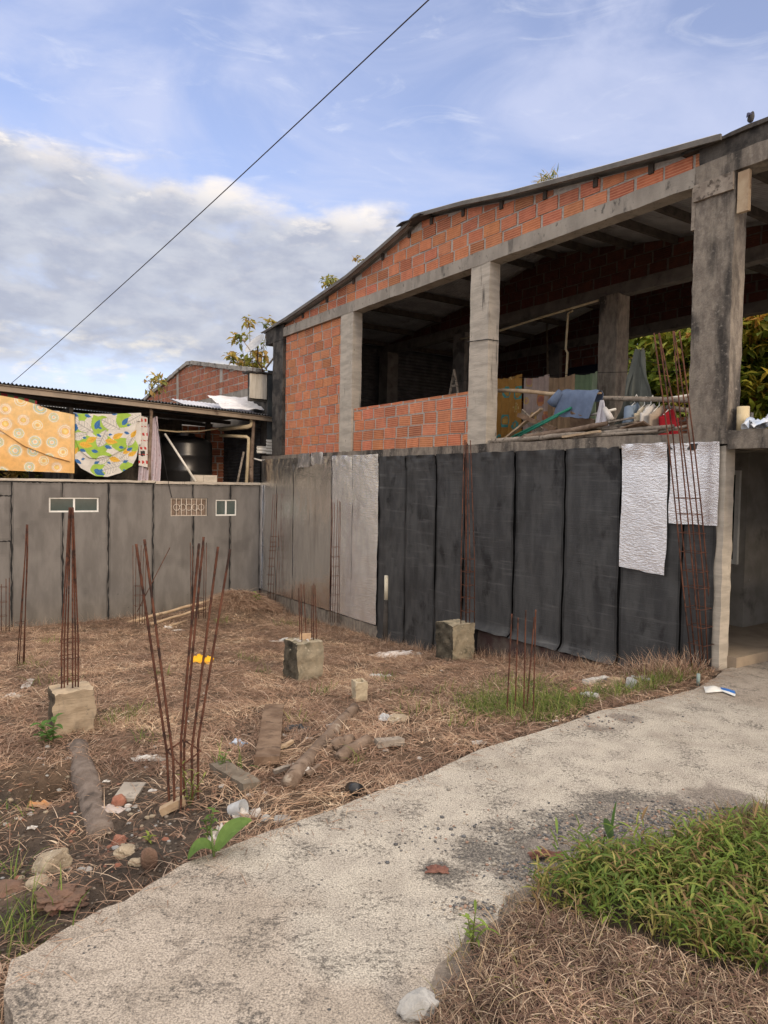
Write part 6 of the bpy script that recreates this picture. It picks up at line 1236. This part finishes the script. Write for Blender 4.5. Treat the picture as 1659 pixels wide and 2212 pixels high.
pts1.append(blades(np.c_[q, vhf(q[:, 0], q[:, 1])], rng.uniform(0, 6.283, n), rng.uniform(.06, .2, n), rng.uniform(.2, 1.4, n), rng.uniform(.003, .007, n), pick([(.20, .13, .07), (.13, .14, .04), (.28, .18, .10), (.16, .17, .05)], n), rng.uniform(.2, 1.6, n)))
v, f, c = join(pts1); tag(fast('dry_verge_grass', v, f, M['straw'], c), kind='stuff')
q = verge_points(6200, [(1135,1945),(1190,1910),(1260,1885),(1340,1880),(1420,1868),(1500,1850),(1590,1845),(1760,1835),(2600,1835),(2700,2230),(1790,2190),(1650,2140),(1540,2115),(1440,2070),(1340,2040),(1240,2010),(1160,1985)], .0); q = q[rng.random(len(q)) < np.clip(.85+.7*nz2(q[:, 0], q[:, 1], 3., 13.), .25, 1)]
LV, LF_, LC = [], [], []; off = 0
parts = []
for x, y in q:
    z0 = float(vhf(x, y)); h = random.uniform(.05, .21)*(1.15 if random.random() < .8 else .5); tilt = random.uniform(0, .35); ta = random.uniform(0, 6.28); nl = random.randint(4, 7)
    zz = np.linspace(.25, 1, nl)*h; bx = x+np.cos(ta)*tilt*zz; by = y+np.sin(ta)*tilt*zz; a0 = random.uniform(0, 6.28); aa = a0+np.arange(nl)*2.6+rng.normal(0, .3, nl)
    cg = np.array(random.choice([(.145, .215, .04), (.185, .245, .05), (.105, .17, .037), (.24, .265, .065), (.32, .28, .10), (.155, .22, .055), (.27, .18, .09)]))*random.uniform(.8, 1.25)
    parts.append((np.c_[bx, by, z0+zz], aa, rng.uniform(.045, .115, nl), rng.uniform(.2, 1.0, nl), rng.uniform(.007, .0155, nl), np.tile(cg, (nl, 1))*(1+rng.uniform(-.15, .15, (nl, 1))), rng.uniform(.4, 1.5, nl)))
    parts.append((np.array([[x, y, z0-.01]]), np.array([ta]), np.array([h]), np.array([1.45-tilt]), np.array([.005]), np.array([cg*.8+np.array([.03, 0, 0])]), np.array([.1])))
cat_ = [np.concatenate([p[i] for p in parts]) for i in range(7)]
def leafblades(base, ang, length, rise, width, col, droop, seg=4):   # lance-shaped with a fold along the middle
    n = len(base); V = np.zeros((n, (seg+1)*3, 3)); pos = base.copy(); el = rise.copy(); dx = np.cos(ang); dy = np.sin(ang); wv = np.c_[-dy, dx, np.zeros(n)]; prof = [.25, .85, 1., .62, .04]
    for k in range(seg+1):
        w = width*.5*prof[k]; upv = np.c_[-np.sin(el)*dx, -np.sin(el)*dy, np.cos(el)]
        V[:, 3*k] = pos-wv*w[:, None]+upv*(w*.45)[:, None]; V[:, 3*k+1] = pos; V[:, 3*k+2] = pos+wv*w[:, None]+upv*(w*.45)[:, None]
        s_ = length/seg; pos = pos+np.c_[dx*np.cos(el)*s_, dy*np.cos(el)*s_, np.sin(el)*s_]; el = el-droop/seg
    m = (seg+1)*3; qd = []
    for k in range(seg): qd += [[3*k, 3*k+1, 3*k+4, 3*k+3], [3*k+1, 3*k+2, 3*k+5, 3*k+4]]
    F_ = ((np.arange(n)*m)[:, None, None]+np.array(qd)[None]).reshape(-1, 4); return V.reshape(-1, 3), F_, np.repeat(col, m, axis=0)
v, f, c = leafblades(*cat_); tag(fast('broad_leaf_grass', v, f, M['leaf'], c, True), kind='stuff')
# grit and pebbles lying on the path
def pebbles(name, xy, zf, r, cols):
    n = len(xy); ico = np.array([(0,0,1),(.894,0,.447),(.276,.851,.447),(-.724,.526,.447),(-.724,-.526,.447),(.276,-.851,.447),(.724,.526,-.447),(-.276,.851,-.447),(-.894,0,-.447),(-.276,-.851,-.447),(.724,-.526,-.447),(0,0,-1.)]); fc = np.array([(0,1,2),(0,2,3),(0,3,4),(0,4,5),(0,5,1),(1,6,2),(2,7,3),(3,8,4),(4,9,5),(5,10,1),(6,7,2),(7,8,3),(8,9,4),(9,10,5),(10,6,1),(11,7,6),(11,8,7),(11,9,8),(11,10,9),(11,6,10)])
    sc_ = np.c_[r, r*rng.uniform(.6, 1, n), r*rng.uniform(.4, .7, n)]; V = ico[None]*(1+rng.uniform(-.15, .15, (n, 12, 1)))*sc_[:, None]; a = rng.uniform(0, 6.28, n); x = V[..., 0]*np.cos(a)[:, None]-V[..., 1]*np.sin(a)[:, None]; y = V[..., 0]*np.sin(a)[:, None]+V[..., 1]*np.cos(a)[:, None]
    V = np.stack([x+xy[:, 0][:, None], y+xy[:, 1][:, None], V[..., 2]+(zf+r*.25)[:, None]], -1); F_ = (np.arange(n)*12)[:, None, None]+fc[None]
    return tag(fast(name, V.reshape(-1, 3), F_.reshape(-1, 3), M['paint'], np.repeat(cols, 12, 0), True), kind='stuff')
GRIT = [(.10, .10, .10), (.16, .155, .15), (.24, .22, .19), (.38, .34, .28), (.12, .125, .13), (.30, .20, .15)]
pl = []
for px, py, sg, k in ((1400,1772,90,700),(1500,1768,70,500),(1250,1800,70,350),(1130,1880,50,220),(1020,1960,35,160),(1050,1800,170,260),(1300,1560,60,120)):
    for _ in range(k): 
        x_, y_ = rng.normal(px, sg), rng.normal(py, sg*.22)
        pl.append(onz(x_, y_, 0)[:2])
pl = np.array(pl); pl = pl[onpath(pl[:, 0], pl[:, 1])]; n = len(pl); pebbles('path_grit', pl, np.maximum(0, vhf(pl[:, 0], pl[:, 1])), rng.uniform(.003, .010, n)*rng.choice([1, 1, 1.6], n), pick(GRIT, n))
q = lot_points(60000, (-5.5, 3), (2.4, 7.5)); q = q[rng.random(len(q)) < .02+.38*dirtness(q)]; n = len(q); pebbles('soil_crumbs', q, terr(q[:, 0], q[:, 1]), rng.uniform(.004, .013, n)*rng.choice([1, 1, 1, 1.6], n), pick([(.07, .052, .04), (.10, .08, .062), (.15, .125, .10), (.24, .20, .16), (.20, .10, .07)], n, [.34, .3, .2, .1, .06]))
# ---- single plants
def leafmesh(parts_, name, m, parent): v, f, c = join(parts_); 
def plant(name, label, cat, px, stems, group=None, col=(.12, .2, .05)):
    """stems: list of (dx, dy, height, n leaves, leaf length, leaf width)"""
    b = atg(*px); t = thing(name, b, label, cat, group); LVs = []
    for (dx, dy, h, nl, ll, lw) in stems:
        top = np.array([dx, dy, h]); g = MB(); g.tube([b-np.array([0, 0, .02]), b+top*.5+np.array([0, 0, .02]), b+top], [.005, .004, .002], 5); g.c = {i: (.16, .2, .06) for i in range(len(g.f))}; g.build('stem', M['leaf'], t, True)
        k = np.linspace(.25, 1, nl); bs = b+top[None]*k[:, None]; ang = rng.uniform(0, 6.283)+np.arange(nl)*2.4
        LVs.append(leafblades(bs, ang, np.full(nl, ll)*rng.uniform(.8, 1.1, nl), rng.uniform(.1, .7, nl), np.full(nl, lw), np.tile(np.array(col), (nl, 1))*rng.uniform(.8, 1.3, (nl, 1)), rng.uniform(.3, 1.2, nl)))
    v, f, c = join(LVs); o = fast('foliage', v-b, f, M['leaf'], c, True); o.parent = t; return t
plant('nettle_plant', 'leafy green weed against the foot of the left stub', 'weed', (112, 1608), [(.05, -.05, .26, 9, .10, .05), (-.08, -.04, .2, 8, .10, .05), (.0, -.08, .12, 7, .09, .05), (-.12, -.03, .1, 6, .08, .045)], col=(.10, .19, .05))
plant('yellow_weed', 'tall weed with yellowing leaves against the grey wall at the left', 'weed', (80, 1345), [(.12, .02, .75, 6, .14, .08), (-.05, .05, .9, 5, .10, .03), (.2, .0, .6, 6, .13, .09)], col=(.32, .34, .08))
plant('small_weed', 'green sprig beside the leaning beam near the bar fan', 'weed', (482, 1668), [(.02, 0, .16, 9, .06, .02), (-.02, .02, .12, 8, .05, .02)])
plant('small_weed', 'small green sprig between the rubble and the big leaf', 'weed', (452, 1822), [(.02, 0, .22, 12, .06, .022), (-.03, .0, .15, 8, .05, .02)])
plant('small_weed', 'tiny bright seedling on the dark soil above the slab edge', 'weed', (322, 1822), [(.0, 0, .05, 7, .05, .016)], col=(.24, .30, .06))
plant('small_weed', 'thin pale shoots at the foot of the bar fan', 'weed', (408, 1740), [(-.05, 0, .28, 6, .07, .014), (.04, .0, .24, 6, .07, .014), (.1, 0, .2, 5, .06, .014)], col=(.26, .28, .08))
plant('small_weed', 'green herb at the wall foot by the tied cage', 'weed', (768, 1325), [(.0, 0, .55, 9, .11, .06), (-.1, 0, .4, 8, .10, .06), (-.3, 0, .3, 8, .10, .06)], col=(.12, .19, .06))
plant('small_weed', 'round-leaved herb at the foot of the sheeting beside the white pipe', 'weed', (852, 1375), [(.0, 0, .2, 6, .09, .08), (-.15, 0, .2, 6, .09, .07)], col=(.17, .25, .06))
plant('small_weed', 'green leaves at the right flank of the straw mound', 'weed', (553, 1302), [(.0, 0, .22, 6, .10, .07), (.08, 0, .15, 6, .09, .06)], col=(.22, .28, .07))
plant('small_weed', 'bright young sprout in the dry grass of the near verge', 'weed', (1020, 2050), [(.01, 0, .16, 6, .09, .014), (-.02, .0, .13, 8, .03, .02), (.05, 0, .09, 5, .09, .012)], col=(.20, .28, .06))
def bigleaf(parent, pts, w, col, name='leaf_blade'):
    n = len(pts); rows = []
    for k, p in enumerate(pts):
        p = np.asarray(p); d = np.asarray(pts[min(k+1, n-1)])-np.asarray(pts[max(k-1, 0)]); sdv = np.cross(d, [0, 0, 1.]); sdv /= np.linalg.norm(sdv)+1e-9; a = k/(n-1); ww = w*(.12+math.sin(math.pi*min(1, a*.93+.05))**.7); rows.append([p+sdv*ww*x+np.array([0, 0, ww*abs(x)*.35]) for x in (-1, -.5, 0, .5, 1)])
    g = MB(); g.grid(rows); g.c = {i: tuple(np.array(col)*random.uniform(.9, 1.1)) for i in range(len(g.f))}; return g.build(name, M['leaf'], parent, True)
b = atg(470, 1850, 0.); pl_ = thing('broad_leaf_plant', b, 'young plant with long banana-like leaves at the path edge', 'plant'); dd = b[1]
def cv(P_): 
    P_ = [np.asarray(p) for p in P_]; out = []
    for k in np.linspace(0, 1, 11): a = (1-k)**2*P_[0]+2*k*(1-k)*P_[1]+k*k*P_[2]; out.append(a)
    return out
bigleaf(pl_, cv([atd(468, 1838, dd), atd(495, 1790, dd+.05), atd(543, 1772, dd+.12)]), .062, (.145, .235, .06))
bigleaf(pl_, cv([atd(468, 1840, dd), atd(432, 1812, dd-.02), atd(406, 1856, dd-.05)]), .055, (.12, .20, .05))
g = MB(); g.tube([atd(462, 1850, dd), atd(459, 1820, dd), atd(456, 1790, dd)], [.007, .006, .004], 6); g.c = {i: (.2, .27, .1) for i in range(len(g.f))}; g.build('stem', M['leaf'], pl_, True)
b = atg(1312, 1850); pl_ = thing('maize_sprout', b, 'single tall maize-like shoot rising from the near green grass', 'plant'); dd = b[1]
bigleaf(pl_, cv([atd(1318, 1818, dd), atd(1322, 1775, dd), atd(1331, 1733, dd)]), .018, (.10, .19, .05)); bigleaf(pl_, cv([atd(1318, 1820, dd), atd(1316, 1795, dd), atd(1309, 1768, dd-.03)]), .026, (.15, .24, .09)); bigleaf(pl_, cv([atd(1322, 1830, dd), atd(1350, 1800, dd), atd(1365, 1835, dd-.05)]), .018, (.17, .24, .08))
g = MB(); g.tube([b, atd(1318, 1815, dd), atd(1320, 1790, dd)], [.006, .005, .003], 6); g.c = {i: (.15, .24, .1) for i in range(len(g.f))}; g.build('stem', M['leaf'], pl_, True)
b = atg(1302, 1846); pl_ = thing('withered_shoot', b, 'dark withered curled shoot left of the maize-like one', 'plant'); g = MB(); g.tube([b, b+np.array([0, 0, .07]), b+np.array([.01, 0, .11]), b+np.array([.025, 0, .095])], [.004, .007, .005, .002], 6); g.c = {i: (.05, .025, .02) for i in range(len(g.f))}; g.build('stem', M['leaf'], pl_, True)
# ---- trees
def leafcloud(name, parent, cents, L_, W_, cols, up=.3, flop=.6):
    n = len(cents); ang = rng.uniform(0, 6.283, n); el = rng.normal(-.25, flop, n); d = np.c_[np.cos(ang)*np.cos(el), np.sin(ang)*np.cos(el), np.sin(el)]; sdv = np.cross(d, np.c_[rng.normal(0, up, n), rng.normal(0, up, n), np.ones(n)]); sdv /= np.linalg.norm(sdv, axis=1)[:, None]; nn = np.cross(sdv, d)
    L_ = L_*rng.uniform(.7, 1.25, n); W_ = W_*rng.uniform(.75, 1.2, n); V = np.zeros((n, 6, 3)); V[:, 0] = cents; V[:, 1] = cents+d*(L_*.55)[:, None]-sdv*(W_*.5)[:, None]+nn*(W_*.16)[:, None]; V[:, 2] = cents+d*(L_*.55)[:, None]; V[:, 3] = cents+d*(L_*.55)[:, None]+sdv*(W_*.5)[:, None]+nn*(W_*.16)[:, None]; V[:, 4] = cents+d*L_[:, None]-nn*(L_*.12)[:, None]; V[:, 5] = V[:, 4]
    F_ = (np.arange(n)*6)[:, None, None]+np.array([(0, 2, 1), (0, 3, 2), (1, 2, 4), (2, 3, 4)])[None]
    o = fast(name, V.reshape(-1, 3)-np.array(parent['_w']), F_.reshape(-1, 3), M['leafback'], np.repeat(cols, 6, 0)); o.parent = parent; return o
def tree(name, label, base, h, crowns, nl, L_, W_, pal_, group, r=.12, per=10, p=None, cat='tree'):
    base = np.asarray(base, float); t = thing(name, base, label, cat, group); g = MB(); top = base+np.array([0, 0, h*.75]); cc = [np.asarray(c[0]) for c in crowns]; m_ = np.mean(cc, axis=0)
    g.tube([base, base+(m_-base)*.35+np.array([.1, .05, 0]), base+(m_-base)*.7], [r, r*.8, r*.55], 8); fork = base+(m_-base)*.7
    for c, rad in crowns:
        c = np.asarray(c); g.tube([fork, (fork+c)/2+np.array([0, 0, .15]), c], [r*.45, r*.3, r*.12], 6)
        for _ in range(5):
            e = c+np.array([random.gauss(0, .5), random.gauss(0, .5), random.gauss(.1, .4)])*np.asarray(rad); g.tube([c, (c+e)/2+np.array([0, 0, .08]), e], [r*.14, r*.09, r*.04], 5)
    g.build('trunk', M['bark2'], t, True); cs = []
    tot = sum(np.prod(np.asarray(q[1])*np.ones(3))**.67 for q in crowns)
    for c, rad in crowns:
        k = max(3, int(nl*(np.prod(np.asarray(rad)*np.ones(3))**.67)/tot/per)); u_ = rng.normal(0, 1, (k, 3)); u_ /= np.linalg.norm(u_, axis=1)[:, None]; rr_ = rng.uniform(.35, 1.05, (k, 1))**.6; hub = np.asarray(c)+u_*rr_*np.asarray(rad)
        cs.append(np.repeat(hub, per, 0)+rng.normal(0, L_*.22, (k*per, 3)))
    cs = np.vstack(cs); cl = rng.choice(len(pal_), len(cs)//per+1, p=p); colr = np.array(pal_)[np.repeat(cl, per)[:len(cs)]]*(1+rng.uniform(-.2, .2, (len(cs), 1))); leafcloud('crown', t, cs, L_, W_, colr); return t
LP = [(.36, .44, .08), (.26, .35, .06), (.52, .54, .10), (.72, .60, .12), (.15, .22, .04), (.72, .40, .12)]; LPp = [.28, .2, .24, .16, .06, .06]
def backtree(label, s, t, zc, rad, n, name='broadleaf_tree', pal_=LP, L_=.34, W_=.15):
    tree(name, label, P(s, t, -.8), 4, [(P(s+a, t+b, zc+c), rad) for a, b, c in ((0, 0, 0), (.9, .3, -.9), (-.9, .2, -.7), (.2, -.3, -1.9), (-.5, .1, .9))], n, L_, W_, pal_, 'trees behind the brick house', .12, 9, LPp)
backtree('broad-leaved tree seen through the open bay right of the inner column', 8.3, 9.6, 5.4, (1.2, 1.0, 1.3), 5200)
backtree('broad-leaved tree seen between the inner column and the big stained column', 6.8, 9.3, 5.1, (1.3, 1.1, 1.1), 5200)
backtree('broad-leaved tree seen right of the big stained column', 5.2, 9.1, 5.3, (1.3, 1.1, 1.2), 5600)
backtree('yellow-tinged broad-leaved tree at the right picture edge', 4.0, 9.0, 5.0, (1.3, 1.1, 1.3), 5200, pal_=[(.30, .35, .05), (.2, .27, .04), (.45, .43, .07), (.62, .48, .08), (.12, .17, .03), (.66, .36, .1)])
backtree('dim green tree filling the gap behind the other broad-leaved trees', 9.6, 13.0, 5.9, (2.4, 1.4, 1.8), 6000)
backtree('second dim green tree behind at the right', 6.6, 12.6, 5.8, (2.4, 1.4, 1.9), 6000)
YL = [(.36, .31, .06), (.24, .25, .05), (.45, .34, .08), (.16, .19, .04), (.5, .33, .1)]
def pxt(px, py, d): return atd(px, py, d)
def skytree(label, pxs, d, n, L_, W_, r, pal_=YL, name='yellow_green_tree', per=7):
    cr = [(pxt(x, y, d+random.uniform(-.6, .6)), (rx, rx, rz)) for x, y, rx, rz in pxs]; m_ = np.mean([c[0] for c in cr], 0); base = np.array([m_[0]+.3, m_[1]+.3, -1.2])
    tree(name, label, base, 6, cr, n, L_, W_, pal_, 'trees behind the houses', r, per)
skytree('yellowish tree with open branches rising beside the satellite dish', [(520,735,.25,.2),(508,768,.25,.2),(545,782,.4,.22),(578,698,.18,.14),(565,755,.25,.3),(538,692,.1,.1),(530,790,.45,.2)], 22, 300, .26, .13, .06)
skytree('slender tree tips showing over the left slope of the far gable', [(342,814,.26,.08),(325,826,.22,.07),(352,826,.18,.08),(328,842,.2,.07)], 24, 90, .26, .10, .05)
skytree('tuft of tree leaves just over the middle of the far gable', [(450,790,.16,.06)], 27, 28, .22, .13, .07)
skytree('feathery tree top peeping over the left roof slope', [(708,608,.28,.14),(720,604,.2,.12)], 24, 110, .20, .08, .05)
skytree('tiny tree tip above the upper left roof slope', [(772,560,.12,.06)], 24, 24, .18, .10, .06)
skytree('spiky yellow-green tree top peeping over the right roof slope', [(1182,390,.24,.14)], 18, 150, .28, .035, .05)
skytree('sunlit shrub seen below the orange sheet', [(-30,1000,.9,.5),(20,1010,.7,.5),(60,1012,.6,.4)], 19, 900, .22, .1, .05)
